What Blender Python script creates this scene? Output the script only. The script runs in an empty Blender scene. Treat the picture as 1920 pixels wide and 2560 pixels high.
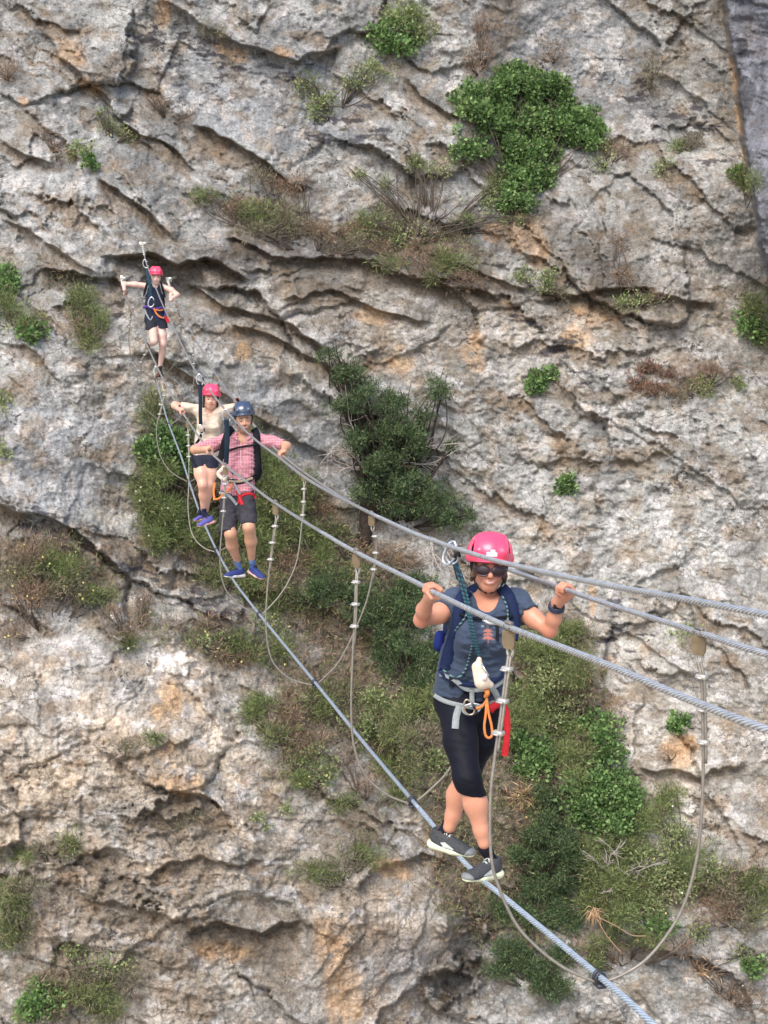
import bpy, bmesh, math, random
import numpy as np
from mathutils import Vector, Matrix
from mathutils.bvhtree import BVHTree

# ------------------------------------------------------------------ camera, sky, sun, exposure
S = bpy.context.scene
COL = S.collection
W0, H0, F0 = 1920.0, 2560.0, 3517.0          # frame of the lens and its focal length, in the same unit
PITCH = math.radians(9.0)
cam = bpy.data.objects.new("camera", bpy.data.cameras.new("camera"))
COL.objects.link(cam)
cam.data.sensor_fit = 'VERTICAL'; cam.data.sensor_height = 24.0
cam.data.lens = F0 / H0 * 24.0
cam.data.clip_start = 0.05; cam.data.clip_end = 2000
cam.location = (0, 0, 0)
cam.rotation_euler = (math.radians(90) - PITCH, 0, 0)
S.camera = cam

world = bpy.data.worlds.new("World"); S.world = world; world.use_nodes = True
wn = world.node_tree; wn.nodes.clear()
wo = wn.nodes.new('ShaderNodeOutputWorld'); wb = wn.nodes.new('ShaderNodeBackground')
sk = wn.nodes.new('ShaderNodeTexSky'); sk.sky_type = 'NISHITA'; sk.sun_disc = False
SUN_EL, SUN_AZ = math.radians(52), math.radians(205)      # azimuth clockwise from +Y
sk.sun_elevation = SUN_EL; sk.sun_rotation = SUN_AZ
sk.air_density = 1.0; sk.dust_density = 3.0; sk.ozone_density = 1.0
wb.inputs['Strength'].default_value = 0.12
wn.links.new(sk.outputs[0], wb.inputs['Color']); wn.links.new(wb.outputs[0], wo.inputs['Surface'])
sl = bpy.data.lights.new("sun", 'SUN'); sl.energy = 1.3; sl.angle = math.radians(35); sl.color = (1.0, .95, .88)
so = bpy.data.objects.new("sun", sl); COL.objects.link(so)
sd = Vector((math.sin(SUN_AZ) * math.cos(SUN_EL), math.cos(SUN_AZ) * math.cos(SUN_EL), math.sin(SUN_EL)))
so.rotation_euler = sd.to_track_quat('Z', 'Y').to_euler()
S.view_settings.view_transform = 'Standard'; S.view_settings.look = 'None'
S.view_settings.gamma = 1.0; S.view_settings.use_curve_mapping = False
S.view_settings.exposure = 1.27

rng = np.random.default_rng(7)
random.seed(7)
CP, SP = math.cos(PITCH), math.sin(PITCH)

def P(px, py, d):
    """world point that stands d metres in front of the lens, seen at px, py"""
    x = (np.asarray(px, float) - 960) / F0 * d
    y = -(np.asarray(py, float) - 1280) / F0 * d
    d = np.asarray(d, float) + 0 * x
    return np.stack([x, d * CP + y * SP, y * CP - d * SP], -1)

def proj(v):
    v = np.asarray(v, float)
    d = v[..., 1] * CP - v[..., 2] * SP
    y = v[..., 1] * SP + v[..., 2] * CP
    return 960 + v[..., 0] / d * F0, 1280 - y / d * F0, d

# ------------------------------------------------------------------ materials
def new_mat(name):
    m = bpy.data.materials.new(name); m.use_nodes = True
    n = m.node_tree.nodes; n.clear()
    o = n.new('ShaderNodeOutputMaterial'); b = n.new('ShaderNodeBsdfPrincipled')
    m.node_tree.links.new(b.outputs[0], o.inputs[0])
    return m, n, m.node_tree.links, b, o

def mat(name, col, rough=.7, metal=0.0, var=.12, scale=30, bump=0.0, bscale=60, attr=False, sheen=0, coat=0, sss=0, bdist=.004):
    m, n, l, b, o = new_mat(name)
    if rough > .6: b.inputs['Specular IOR Level'].default_value = .15
    b.inputs['Roughness'].default_value = rough; b.inputs['Metallic'].default_value = metal
    if coat: b.inputs['Coat Weight'].default_value = coat; b.inputs['Coat Roughness'].default_value = .12
    if sheen: b.inputs['Sheen Weight'].default_value = sheen
    if sss:
        b.inputs['Subsurface Weight'].default_value = sss
        b.inputs['Subsurface Radius'].default_value = (.012, .005, .003); b.inputs['Subsurface Scale'].default_value = 1
    tc = n.new('ShaderNodeTexCoord')
    nz = n.new('ShaderNodeTexNoise'); nz.inputs['Scale'].default_value = scale; nz.inputs['Detail'].default_value = 4
    l.new(tc.outputs['Object'], nz.inputs['Vector'])
    mr = n.new('ShaderNodeMapRange'); mr.inputs[3].default_value = 1 - var; mr.inputs[4].default_value = 1 + var
    mr.inputs[1].default_value = .25; mr.inputs[2].default_value = .75
    l.new(nz.outputs['Fac'], mr.inputs[0])
    mx = n.new('ShaderNodeMix'); mx.data_type = 'RGBA'; mx.blend_type = 'MULTIPLY'; mx.inputs[0].default_value = 1
    if attr:
        a = n.new('ShaderNodeAttribute'); a.attribute_name = 'Col'; l.new(a.outputs['Color'], mx.inputs[6])
    else:
        mx.inputs[6].default_value = (*col, 1)
    l.new(mr.outputs[0], mx.inputs[7]); l.new(mx.outputs[2], b.inputs['Base Color'])
    if bump:
        bz = n.new('ShaderNodeTexNoise'); bz.inputs['Scale'].default_value = bscale; bz.inputs['Detail'].default_value = 3
        l.new(tc.outputs['Object'], bz.inputs['Vector'])
        bp = n.new('ShaderNodeBump'); bp.inputs['Strength'].default_value = bump; bp.inputs['Distance'].default_value = bdist
        l.new(bz.outputs['Fac'], bp.inputs['Height']); l.new(bp.outputs[0], b.inputs['Normal'])
    return m

def rock_mat():
    m, n, l, b, o = new_mat("limestone")
    b.inputs['Roughness'].default_value = .93; b.inputs['Specular IOR Level'].default_value = .2
    tc = n.new('ShaderNodeTexCoord'); a = n.new('ShaderNodeAttribute'); a.attribute_name = 'Col'
    def noise(s, d=6, r=.6):
        z = n.new('ShaderNodeTexNoise'); z.inputs['Scale'].default_value = s; z.inputs['Detail'].default_value = d
        z.inputs['Roughness'].default_value = r; l.new(tc.outputs['Object'], z.inputs['Vector']); return z
    n1 = noise(9, 8, .7); n2 = noise(2.3, 5); n3 = noise(30, 5, .8)
    def rng_(src, lo, hi, a0=.3, a1=.7):
        r = n.new('ShaderNodeMapRange'); r.inputs[1].default_value = a0; r.inputs[2].default_value = a1
        r.inputs[3].default_value = lo; r.inputs[4].default_value = hi; l.new(src, r.inputs[0]); return r
    def mul(c, f):
        x = n.new('ShaderNodeMix'); x.data_type = 'RGBA'; x.blend_type = 'MULTIPLY'; x.inputs[0].default_value = 1
        l.new(c, x.inputs[6]); l.new(f, x.inputs[7]); return x.outputs[2]
    c = mul(a.outputs['Color'], rng_(n1.outputs['Fac'], .68, 1.32, .34, .66).outputs[0])
    c = mul(c, rng_(n3.outputs['Fac'], .62, 1.36, .34, .66).outputs[0])
    n6 = noise(4.2, 7, .75); c = mul(c, rng_(n6.outputs['Fac'], .88, 1.12, .38, .62).outputs[0])
    # ochre weathering stain
    ox = n.new('ShaderNodeMix'); ox.data_type = 'RGBA'; ox.blend_type = 'MULTIPLY'
    ox.inputs[7].default_value = (1.04, .86, .70, 1); l.new(c, ox.inputs[6])
    l.new(rng_(n2.outputs['Fac'], 0, .8, .52, .7).outputs[0], ox.inputs[0]); c = ox.outputs[2]
    # black lichen specks
    vo = n.new('ShaderNodeTexVoronoi'); vo.inputs['Scale'].default_value = 7; l.new(tc.outputs['Object'], vo.inputs['Vector'])
    n4 = noise(1.1, 4, .65); n5 = noise(14, 3, .6)
    ad = n.new('ShaderNodeMath'); ad.operation = 'ADD'; l.new(n5.outputs['Fac'], ad.inputs[0]); l.new(n4.outputs['Fac'], ad.inputs[1])
    dk = n.new('ShaderNodeMix'); dk.data_type = 'RGBA'; dk.inputs[7].default_value = (.045, .042, .045, 1)
    l.new(c, dk.inputs[6]); l.new(rng_(ad.outputs[0], 0, .85, 1.20, 1.26).outputs[0], dk.inputs[0]); c = dk.outputs[2]
    # hairline fractures as thin dark lines, in two sizes, broken up by a mask
    hs = []
    for sc_, wd, lo_, hi_ in ((1.7, .020, .46, .58), (5.2, .045, .47, .60)):
        ds = noise(sc_*1.6, 4, .6); mxv = n.new('ShaderNodeVectorMath'); mxv.operation = 'MULTIPLY_ADD'
        mxv.inputs[1].default_value = (.55/sc_*1.7, .55/sc_*1.7, .40/sc_*1.7); l.new(ds.outputs['Color'], mxv.inputs[0]); l.new(tc.outputs['Object'], mxv.inputs[2])
        mp = n.new('ShaderNodeMapping'); mp.inputs['Rotation'].default_value = (0, math.radians(32), 0); mp.inputs['Scale'].default_value = (.6, .6, 1.35); l.new(mxv.outputs[0], mp.inputs[0])
        vv = n.new('ShaderNodeTexVoronoi'); vv.feature = 'DISTANCE_TO_EDGE'; vv.inputs['Scale'].default_value = sc_; l.new(mp.outputs[0], vv.inputs['Vector'])
        e_ = rng_(vv.outputs['Distance'], 1, 0, 0, wd); mk_ = rng_(noise(sc_*.45, 4, .6).outputs['Fac'], 0, 1, lo_, hi_)
        ml = n.new('ShaderNodeMath'); ml.operation = 'MULTIPLY'; l.new(e_.outputs[0], ml.inputs[0]); l.new(mk_.outputs[0], ml.inputs[1]); hs.append(ml)
        kx = n.new('ShaderNodeMix'); kx.data_type = 'RGBA'; kx.inputs[7].default_value = (.07, .055, .045, 1); l.new(c, kx.inputs[6])
        m7 = n.new('ShaderNodeMath'); m7.operation = 'MULTIPLY'; m7.inputs[1].default_value = .75; l.new(ml.outputs[0], m7.inputs[0]); l.new(m7.outputs[0], kx.inputs[0]); c = kx.outputs[2]
    l.new(c, b.inputs['Base Color'])
    bp = n.new('ShaderNodeBump'); bp.inputs['Strength'].default_value = .6; bp.inputs['Distance'].default_value = .035
    l.new(n1.outputs['Fac'], bp.inputs['Height'])
    b2 = n.new('ShaderNodeBump'); b2.inputs['Strength'].default_value = .85; b2.inputs['Distance'].default_value = .018
    l.new(n3.outputs['Fac'], b2.inputs['Height']); l.new(bp.outputs[0], b2.inputs['Normal'])
    l.new(b2.outputs[0], b.inputs['Normal'])
    return m

def leaf_mat(name):
    m, n, l, b, o = new_mat(name)
    a = n.new('ShaderNodeAttribute'); a.attribute_name = 'Col'
    l.new(a.outputs['Color'], b.inputs['Base Color']); b.inputs['Roughness'].default_value = .6
    b.inputs['Specular IOR Level'].default_value = .25
    t = n.new('ShaderNodeBsdfTranslucent'); l.new(a.outputs['Color'], t.inputs['Color'])
    mx = n.new('ShaderNodeMixShader'); mx.inputs[0].default_value = .3
    l.new(b.outputs[0], mx.inputs[1]); l.new(t.outputs[0], mx.inputs[2]); l.new(mx.outputs[0], o.inputs[0])
    return m

# ------------------------------------------------------------------ objects
def np_mesh(name, verts, faces, m=None, cols=None, smooth=False):
    """verts (n,3); faces (k,4) or (k,3) or a list of such arrays"""
    me = bpy.data.meshes.new(name)
    verts = np.asarray(verts, np.float32)
    if not isinstance(faces, list): faces = [faces]
    faces = [np.asarray(f, np.int32) for f in faces if len(f)]
    me.vertices.add(len(verts)); me.vertices.foreach_set('co', verts.ravel())
    nl = sum(f.size for f in faces); nf = sum(len(f) for f in faces)
    me.loops.add(nl); me.polygons.add(nf)
    me.loops.foreach_set('vertex_index', np.concatenate([f.ravel() for f in faces]))
    st = []; tot = []; k = 0
    for f in faces:
        w = f.shape[1]; st.append(k + np.arange(len(f)) * w); tot.append(np.full(len(f), w)); k += f.size
    me.polygons.foreach_set('loop_start', np.concatenate(st).astype(np.int32))
    me.polygons.foreach_set('loop_total', np.concatenate(tot).astype(np.int32))
    me.polygons.foreach_set('use_smooth', np.full(nf, smooth))
    me.update(calc_edges=True)
    if cols is not None:
        ca = me.color_attributes.new('Col', 'FLOAT_COLOR', 'POINT')
        cc = np.ones((len(verts), 4), np.float32); cc[:, :3] = cols
        ca.data.foreach_set('color', cc.ravel())
    if m: me.materials.append(m)
    return me

def link(name, me, parent=None, label=None):
    o = bpy.data.objects.new(name, me); COL.objects.link(o)
    if parent is not None:
        o.parent = parent; o.matrix_parent_inverse = Matrix.Translation(-Vector(parent_world(parent)))
    if label: o['label'] = label
    return o

def parent_world(o):
    v = Vector(o.location)
    while o.parent:
        v = v; o = o.parent
        break
    return o['_w'] if '_w' in o else v

def tag(o, label=None, cat=None, group=None, kind=None):
    if label: o['label'] = label
    if cat: o['category'] = cat
    if group: o['group'] = group
    if kind: o['kind'] = kind
    return o

def empty(name, loc, label, cat, group=None, kind=None):
    o = bpy.data.objects.new(name, None); COL.objects.link(o)
    o.location = tuple(float(q) for q in loc); o.empty_display_size = .1
    return tag(o, label, cat, group, kind)

def part(name, me, parent, label=None):
    """mesh data is in world coordinates; the part keeps its place under its (unrotated) parent"""
    o = bpy.data.objects.new(name, me); COL.objects.link(o); o.parent = parent
    w = Vector((0, 0, 0)); q = parent
    while q is not None: w += Vector(q.location); q = q.parent
    o.location = -w
    if label: o['label'] = label
    return o

class MB:
    def __init__(s): s.v = []; s.q = []; s.t = []; s.c = []; s.n = 0
    def add(s, v, q=None, t=None, c=None):
        v = np.asarray(v, float).reshape(-1, 3)
        if q is not None and len(q): s.q.append(np.asarray(q, int) + s.n)
        if t is not None and len(t): s.t.append(np.asarray(t, int) + s.n)
        s.v.append(v)
        s.c.append(np.broadcast_to(np.asarray(c if c is not None else (.5, .5, .5), float), v.shape))
        s.n += len(v)
    def tube(s, pts, rad, n=8, c=None, caps=True, lobes=0, amp=0, lay=.1):
        pts = np.asarray(pts, float); k = len(pts)
        rad = np.broadcast_to(np.asarray(rad, float), (k,))
        tg = np.gradient(pts, axis=0); tg /= np.linalg.norm(tg, axis=1)[:, None] + 1e-12
        up = np.array([0, 0, 1.]); 
        if abs(tg[0] @ up) > .9: up = np.array([1., 0, 0])
        N = np.zeros_like(pts); N[0] = np.cross(tg[0], up); N[0] /= np.linalg.norm(N[0])
        for i in range(1, k):
            x = N[i-1] - tg[i] * (N[i-1] @ tg[i]); N[i] = x / (np.linalg.norm(x) + 1e-12)
        B = np.cross(tg, N)
        a = np.arange(n) * 2 * np.pi / n
        r = rad[:, None] * np.ones(n)[None]
        if lobes:
            sl = np.concatenate([[0], np.cumsum(np.linalg.norm(np.diff(pts, axis=0), axis=1))])
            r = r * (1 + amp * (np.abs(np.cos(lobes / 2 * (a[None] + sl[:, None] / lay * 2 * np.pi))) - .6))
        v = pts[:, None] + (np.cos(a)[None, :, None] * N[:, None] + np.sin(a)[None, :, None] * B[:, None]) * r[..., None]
        if lobes:      # colour gets darker in the grooves between the strands
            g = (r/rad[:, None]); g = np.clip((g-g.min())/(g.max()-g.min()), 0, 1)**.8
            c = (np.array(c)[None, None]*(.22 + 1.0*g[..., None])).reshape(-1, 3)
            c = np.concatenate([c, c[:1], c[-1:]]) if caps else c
        i = np.arange(k - 1)[:, None] * n; j = np.arange(n)[None]; j2 = (j + 1) % n
        q = np.stack([i + j, i + j2, i + n + j2, i + n + j], -1).reshape(-1, 4)
        v = v.reshape(-1, 3); t = None
        if caps:
            v = np.concatenate([v, pts[:1], pts[-1:]]); e = k * n
            j = np.arange(n); j2 = (j + 1) % n
            t = np.concatenate([np.stack([np.full(n, e), j2, j], -1), np.stack([np.full(n, e + 1), (k-1)*n + j, (k-1)*n + j2], -1)])
        s.add(v, q, t, c)
    def box(s, c, ax, c_=None, bev=0.0):
        """centre, three half axis vectors"""
        c = np.asarray(c, float); ax = np.asarray(ax, float); vs = []; 
        L = np.linalg.norm(ax, axis=1)
        b = min(bev, L.min() * .9)
        vv = []; idx = {}
        for sx in (-1, 1):
            for sy in (-1, 1):
                for sz in (-1, 1):
                    for k in range(3):
                        f = [1 - b / L[0], 1 - b / L[1], 1 - b / L[2]]; f[k] = 1
                        idx[(sx, sy, sz, k)] = len(vv)
                        vv.append(c + ax[0]*sx*f[0] + ax[1]*sy*f[1] + ax[2]*sz*f[2])
        bm = bmesh.new(); bv = [bm.verts.new(x) for x in vv]
        r = bmesh.ops.convex_hull(bm, input=bv); bmesh.ops.triangulate(bm, faces=bm.faces[:])
        bm.verts.index_update()
        v = np.array([x.co[:] for x in bm.verts]); t = np.array([[q.index for q in f.verts] for f in bm.faces]); bm.free()
        s.add(v, None, t, c_)
    def ball(s, c, R, rad, c_=None, n=12, m=8):
        """ellipsoid, R rows are axes"""
        th = np.linspace(0, np.pi, m + 1)[1:-1]; ph = np.arange(n) * 2 * np.pi / n
        v = np.stack([np.sin(th)[:, None] * np.cos(ph), np.sin(th)[:, None] * np.sin(ph), np.cos(th)[:, None] + 0 * ph], -1).reshape(-1, 3)
        v = np.concatenate([v, [[0, 0, 1], [0, 0, -1]]]) * np.asarray(rad)
        v = v @ np.asarray(R) + np.asarray(c)
        i = np.arange(m - 2)[:, None] * n; j = np.arange(n)[None]; j2 = (j + 1) % n
        q = np.stack([i + j, i + n + j, i + n + j2, i + j2], -1).reshape(-1, 4)
        e = (m - 1) * n; j = np.arange(n); j2 = (j + 1) % n
        t = np.concatenate([np.stack([np.full(n, e), j, j2], -1), np.stack([np.full(n, e + 1), (m-2)*n + j2, (m-2)*n + j], -1)])
        s.add(v, q, t, c_)
    def mesh(s, name, m, smooth=True, cols=False):
        f = []
        if s.q: f.append(np.concatenate(s.q))
        if s.t: f.append(np.concatenate(s.t))
        return np_mesh(name, np.concatenate(s.v), f, m, np.concatenate(s.c) if cols else None, smooth)

def spline(pts, n=12):
    """Catmull-Rom through rows of any width"""
    p = np.asarray(pts, float)
    p = np.concatenate([[2*p[0]-p[1]], p, [2*p[-1]-p[-2]]])
    out = []
    for i in range(1, len(p) - 2):
        t = np.linspace(0, 1, n, endpoint=False)[:, None]
        a, b, c, d = p[i-1], p[i], p[i+1], p[i+2]
        out.append(.5*((2*b)+(-a+c)*t+(2*a-5*b+4*c-d)*t*t+(-a+3*b-3*c+d)*t**3))
    out.append(p[-2][None])
    return np.concatenate(out)

# ------------------------------------------------------------------ noise
def h2(ix, iy, seed):
    x = (ix.astype(np.int64) * 374761393 + iy.astype(np.int64) * 668265263 + seed * 974634777) & 0xffffffff
    x = ((x ^ (x >> 13)) * 1274126177) & 0xffffffff
    x = ((x ^ (x >> 15)) * 2246822519) & 0xffffffff
    return ((x ^ (x >> 16)) & 0xffffff).astype(np.float32) / 16777216.0

def perlin(x, y, seed=0):
    x = x.astype(np.float32); y = y.astype(np.float32)
    xi = np.floor(x).astype(np.int32); yi = np.floor(y).astype(np.int32); fx = x - xi; fy = y - yi
    u = fx*fx*fx*(fx*(fx*6-15)+10); v = fy*fy*fy*(fy*(fy*6-15)+10)
    def g(ax, ay):
        a = h2(xi + ax, yi + ay, seed) * 6.2831853
        return np.cos(a) * (fx - ax) + np.sin(a) * (fy - ay)
    n0 = g(0, 0) * (1-u) + g(1, 0) * u; n1 = g(0, 1) * (1-u) + g(1, 1) * u
    return (n0 * (1-v) + n1 * v) * 1.5

def fbm(x, y, o=4, seed=0, gain=.5):
    s = 0; a = 1; f = 1
    for i in range(o):
        s = s + a * perlin(x * f, y * f, seed + i * 17); a *= gain; f *= 2.03
    return s

def worley(x, y, seed=0):
    x = x.astype(np.float32); y = y.astype(np.float32)
    xi = np.floor(x).astype(np.int32); yi = np.floor(y).astype(np.int32)
    F1 = np.full(x.shape, 9., np.float32); F2 = F1.copy(); dx = np.zeros_like(F1); dy = dx.copy(); cx = xi.copy(); cy = yi.copy()
    for i in (-1, 0, 1):
        for j in (-1, 0, 1):
            a = xi + i; b = yi + j
            px = a + .1 + .8*h2(a, b, seed); py = b + .1 + .8*h2(a, b, seed + 5)
            ex = x - px; ey = y - py; d = np.sqrt(ex*ex + ey*ey)
            m = d < F1
            F2 = np.where(m, F1, np.minimum(F2, d)); F1 = np.where(m, d, F1)
            dx = np.where(m, ex, dx); dy = np.where(m, ey, dy); cx = np.where(m, a, cx); cy = np.where(m, b, cy)
    return F1, F2, dx, dy, h2(cx, cy, seed+11), h2(cx, cy, seed+23), h2(cx, cy, seed+37)

def sstep(a, b, x):
    t = np.clip((x - a) / (b - a), 0, 1); return t*t*(3-2*t)
# ------------------------------------------------------------------ the cliff
STEP = 2.5
gx = np.arange(-560, 2481, STEP); gy = np.arange(-560, 3121, STEP)
X, Y = np.meshgrid(gx, gy)                       # direction seen from the path, as in P()
MX = X * (24.5 / F0); MY = Y * (24.5 / F0)       # about metres on the wall
wx = fbm(MX * .35, MY * .35, 3, 3) ; wy = fbm(MX * .35, MY * .35, 3, 9)

# big shape: distance of the wall at a few places
ctrl = [(-400,-400,25.5),(200,50,25.2),(600,200,25.8),(1000,150,26.6),(1500,250,27.6),(2300,100,27),(100,450,24.3),(500,450,25.2),
 (900,500,25.9),(1400,650,26.4),(1850,700,26.2),(150,750,23.6),(420,720,23.9),(700,800,24.8),(1050,850,25.4),(1600,950,25.5),
 (2300,900,25.5),(150,1100,22.6),(395,960,22.9),(540,1010,23.6),(800,1050,25.0),(420,1200,24.6),(650,1300,25.2),(1000,1250,25.6),(1400,1250,25.2),
 (1800,1350,24.8),(-300,1300,22.3),(100,1450,22.6),(350,1450,23.3),(650,1600,24.2),(900,1600,24.9),(1300,1650,25.0),(1550,1750,24.5),(1800,1850,23.8),
 (150,1750,21.6),(450,1750,22.2),(300,2050,21.3),(700,2000,22.6),(1000,1950,23.8),(1250,2050,23.9),(1500,2100,24.0),(1800,2250,23.3),
 (100,2400,21.6),(500,2400,21.6),(850,2350,22.2),(1200,2400,23.4),(1500,2500,23.0),(-400,2200,21.3),(2300,2300,23.2),(400,3000,21),(1400,3000,22.5)]
num = 0; den = 0
for cx, cy, cd in ctrl:
    w = np.exp(-((X-cx)**2 + (Y-cy)**2) / (2*165.**2)) + 1e-5/(1+((X-cx)**2 + (Y-cy)**2)/1e5)
    num = num + w*cd; den = den + w
D = (num/den).astype(np.float32)

R1 = fbm(MX*2.4, MY*2.4, 5, 401, .62); R2 = fbm(MX*2.4+31, MY*2.4+7, 5, 402, .62)
RID = sum(.55**k*(1-np.abs(fbm(MX*1.7*2**k, MY*2.3*2**k, 1, 410+k))*1.6) for k in range(5))
def field(deg, seed, su=1.0):
    """relief towards the viewer (m), brownness, for beds dipping deg to the right"""
    a = math.radians(deg); c, s = math.cos(a), math.sin(a)
    U = MX*c + MY*s + .45*wx + .07*R1; V = -MX*s + MY*c + .22*wy + .07*R2
    pm = .22 + .78*sstep(-.25, .45, fbm(MX*.55, MY*.55, 4, seed+12))
    h = 0
    F1,F2,dx,dy,r1,r2,r3 = worley(U/2.6, V/1.5, seed)
    h = h + .45*(r1-.5) + dx*(r2-.5)*.9 + dy*(r3-.25)*.6
    e1 = F2-F1; cm = sstep(-.1, .5, fbm(U*.5, V*.9, 3, seed+9))
    F1,F2,dx,dy,r1,r2,r3 = worley(U/.95 + .12*R2, V/.52 + .12*R1, seed+1)
    pm2 = .35 + .65*sstep(-.3, .4, fbm(MX*.4+8, MY*.45, 3, seed+13))
    h = h + pm2*(.20*(r1-.5) + dx*(r2-.5)*.36 + dy*(r3-.3)*.24)
    e2 = F2-F1; cell = r2; cm2 = sstep(.05, .5, fbm(U*.7+5, V*1.1, 3, seed+10))
    jag = fbm(U*2.2, V*3.6, 5, seed+2, .6)
    F1,F2,dx,dy,r1,r2,r3 = worley(U/.36 + .35*jag, V/.22 + .35*R1, seed+3)
    h = h + pm*(.065*(r1-.5) + dx*(r2-.5)*.13 + dy*(r3-.35)*.10)
    e3 = F2-F1
    F1,F2,dx,dy,r1,r2,r3 = worley(U/.13 + .5*jag, V/.09 + .5*R2, seed+4)
    h = h + pm*(.026*(r1-.5) + dx*(r2-.5)*.05 + dy*(r3-.4)*.04)
    t = V/1.25 + .55*fbm(U*.22, V*.3, 3, seed+5) + .09*jag
    fr = t - np.floor(t)
    mk = sstep(0, .4, fbm(U*.3, V*.55, 3, seed+6))
    h = h + mk*.30*(fr**1.4)
    t2 = V/.36 + .8*fbm(U*.35, V*.6, 3, seed+7) + .2*jag
    fr2 = t2 - np.floor(t2)
    mk2 = sstep(.0, .45, fbm(U*.5+9, V*.8, 3, seed+8))
    h = h + mk2*pm*.11*(fr2**1.8)
    br = mk*(1-sstep(.05, .32, fr)) + .6*mk2*(1-sstep(.1, .4, fr2))
    cr = .16*cm*(1-sstep(0, .045, e1)) + .09*cm2*(1-sstep(0, .05, e2)) 
    return h*.60 - cr*.75 + .022*jag*pm, br, jag, cell

hA, bA, jA, cA = field(33, 100)
hB, bB, jB, cB = field(6, 200)
hC, bC, jC, cC = field(-58, 300)

def blob(cx, cy, rx, ry, rot=0):
    a = math.radians(rot); dx = X-cx; dy = Y-cy
    u = dx*math.cos(a)+dy*math.sin(a); v = -dx*math.sin(a)+dy*math.cos(a)
    return np.exp(-((u/rx)**2+(v/ry)**2)).astype(np.float32)
wob = fbm(MX*.8, MY*.8, 4, 55); wob2 = fbm(MX*3, MY*3, 4, 66)
# where the beds lie flatter / where the rock is blocky
mB = np.clip(blob(800,800,420,170,15) + blob(300,2150,560,450) + blob(100,1800,300,200) + .7*blob(1650,900,400,120), 0, 1)
mC = np.clip(blob(950,2420,230,300) + .55*blob(1500,1400,400,300) + .4*blob(1700,2400,350,300), 0, 1) * (1 - mB*.7)
mB = sstep(.35, .65, mB + .15*wob); mC = sstep(.3, .7, mC + .2*wob)
H = hA*(1-mB) + hB*mB; BR = bA*(1-mB) + bB*mB
H = H*(1-mC) + hC*mC; BR = BR*(1-mC) + bC*mC; J = jA*(1-mB)+jB*mB
# smooth slabs: relief calms down there
slab = np.clip(blob(640,230,330,150,30) + blob(170,1130,250,240,60) + blob(700,1120,260,100,35) + .8*blob(1480,200,230,250,40)
   + .75*blob(1250,620,130,60,30) + 1.1*blob(210,1720,250,190,0) + .6*blob(1300,130,200,150,40) + .6*blob(1330,420,60,100) + .5*blob(1500,1750,200,70,30) + .5*blob(700,1000,180,60,35), 0, 1)
slab = sstep(.3, .8, slab + .25*wob)
rough = fbm(MX*2.6, MY*2.6, 5, 77, .6)
PM = sstep(-.2, .5, fbm(MX*.7+3, MY*.7, 4, 87))
H = H*(1-.75*slab) + .012*rough*slab + .035*rough*(.4+.9*PM) + .06*(RID-1)*(1-.8*slab)*(.3+PM) + .010*fbm(MX*11, MY*11, 3, 78, .6)*(.4+PM)
pit = np.clip(fbm(MX*4.5, MY*6, 4, 79, .6), 0, 1)
H = H - .13*pit*np.clip(blob(1550,1100,420,330)+blob(300,2150,420,420)+blob(1500,750,300,150), 0, 1)
D = D - H

KI, KO = .42, .55
COLR = np.zeros(X.shape + (3,), np.float32)
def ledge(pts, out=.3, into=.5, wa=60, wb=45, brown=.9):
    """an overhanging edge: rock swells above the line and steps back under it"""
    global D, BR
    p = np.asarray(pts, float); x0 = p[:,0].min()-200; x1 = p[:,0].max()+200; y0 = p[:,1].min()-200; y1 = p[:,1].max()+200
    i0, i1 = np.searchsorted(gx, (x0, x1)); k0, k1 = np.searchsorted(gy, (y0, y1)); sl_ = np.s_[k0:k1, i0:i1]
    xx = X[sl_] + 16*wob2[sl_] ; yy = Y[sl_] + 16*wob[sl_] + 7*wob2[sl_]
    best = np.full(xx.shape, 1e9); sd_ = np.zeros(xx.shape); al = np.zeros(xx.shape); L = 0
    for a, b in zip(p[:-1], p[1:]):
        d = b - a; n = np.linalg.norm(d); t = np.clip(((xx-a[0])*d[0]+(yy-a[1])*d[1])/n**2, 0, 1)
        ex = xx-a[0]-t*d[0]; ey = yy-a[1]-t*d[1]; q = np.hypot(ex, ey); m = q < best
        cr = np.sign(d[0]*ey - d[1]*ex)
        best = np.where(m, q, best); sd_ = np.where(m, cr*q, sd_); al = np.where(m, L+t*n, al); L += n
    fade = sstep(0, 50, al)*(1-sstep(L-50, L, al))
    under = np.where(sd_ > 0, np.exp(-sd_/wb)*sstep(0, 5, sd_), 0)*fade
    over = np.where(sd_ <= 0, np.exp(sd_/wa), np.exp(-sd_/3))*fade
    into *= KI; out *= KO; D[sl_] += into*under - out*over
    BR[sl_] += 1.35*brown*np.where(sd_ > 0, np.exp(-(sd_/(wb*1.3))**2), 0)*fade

ledge([(95,60),(150,140),(235,205),(300,285),(335,240)], .35, .4, 130, 60, .3)
ledge([(325,0),(338,120),(322,230)], -.3, -.35, 60, 60, 0)
ledge([(395,-10),(480,40),(600,100),(740,150),(870,115)], .5, .15, 70, 80, .1)
ledge([(470,312),(580,357),(660,390),(715,445),(800,460)], .2, .6, 60, 34, 1.2)
ledge([(300,290),(360,335),(450,380),(505,425)], .25, .45, 50, 30, 1.)
ledge([(240,435),(300,490),(380,530),(440,600)], .25, .45, 60, 30, 1.)
ledge([(0,345),(70,390),(145,418)], .3, .4, 60, 30, .9)
ledge([(0,540),(80,590),(150,620),(260,690)], .25, .3, 60, 35, .5)
ledge([(255,640),(370,632),(440,662),(520,655),(640,700)], .45, .75, 60, 60, .6)
ledge([(560,600),(700,640),(900,650),(1060,700),(1250,745)], .3, .4, 60, 30, .9)
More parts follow.
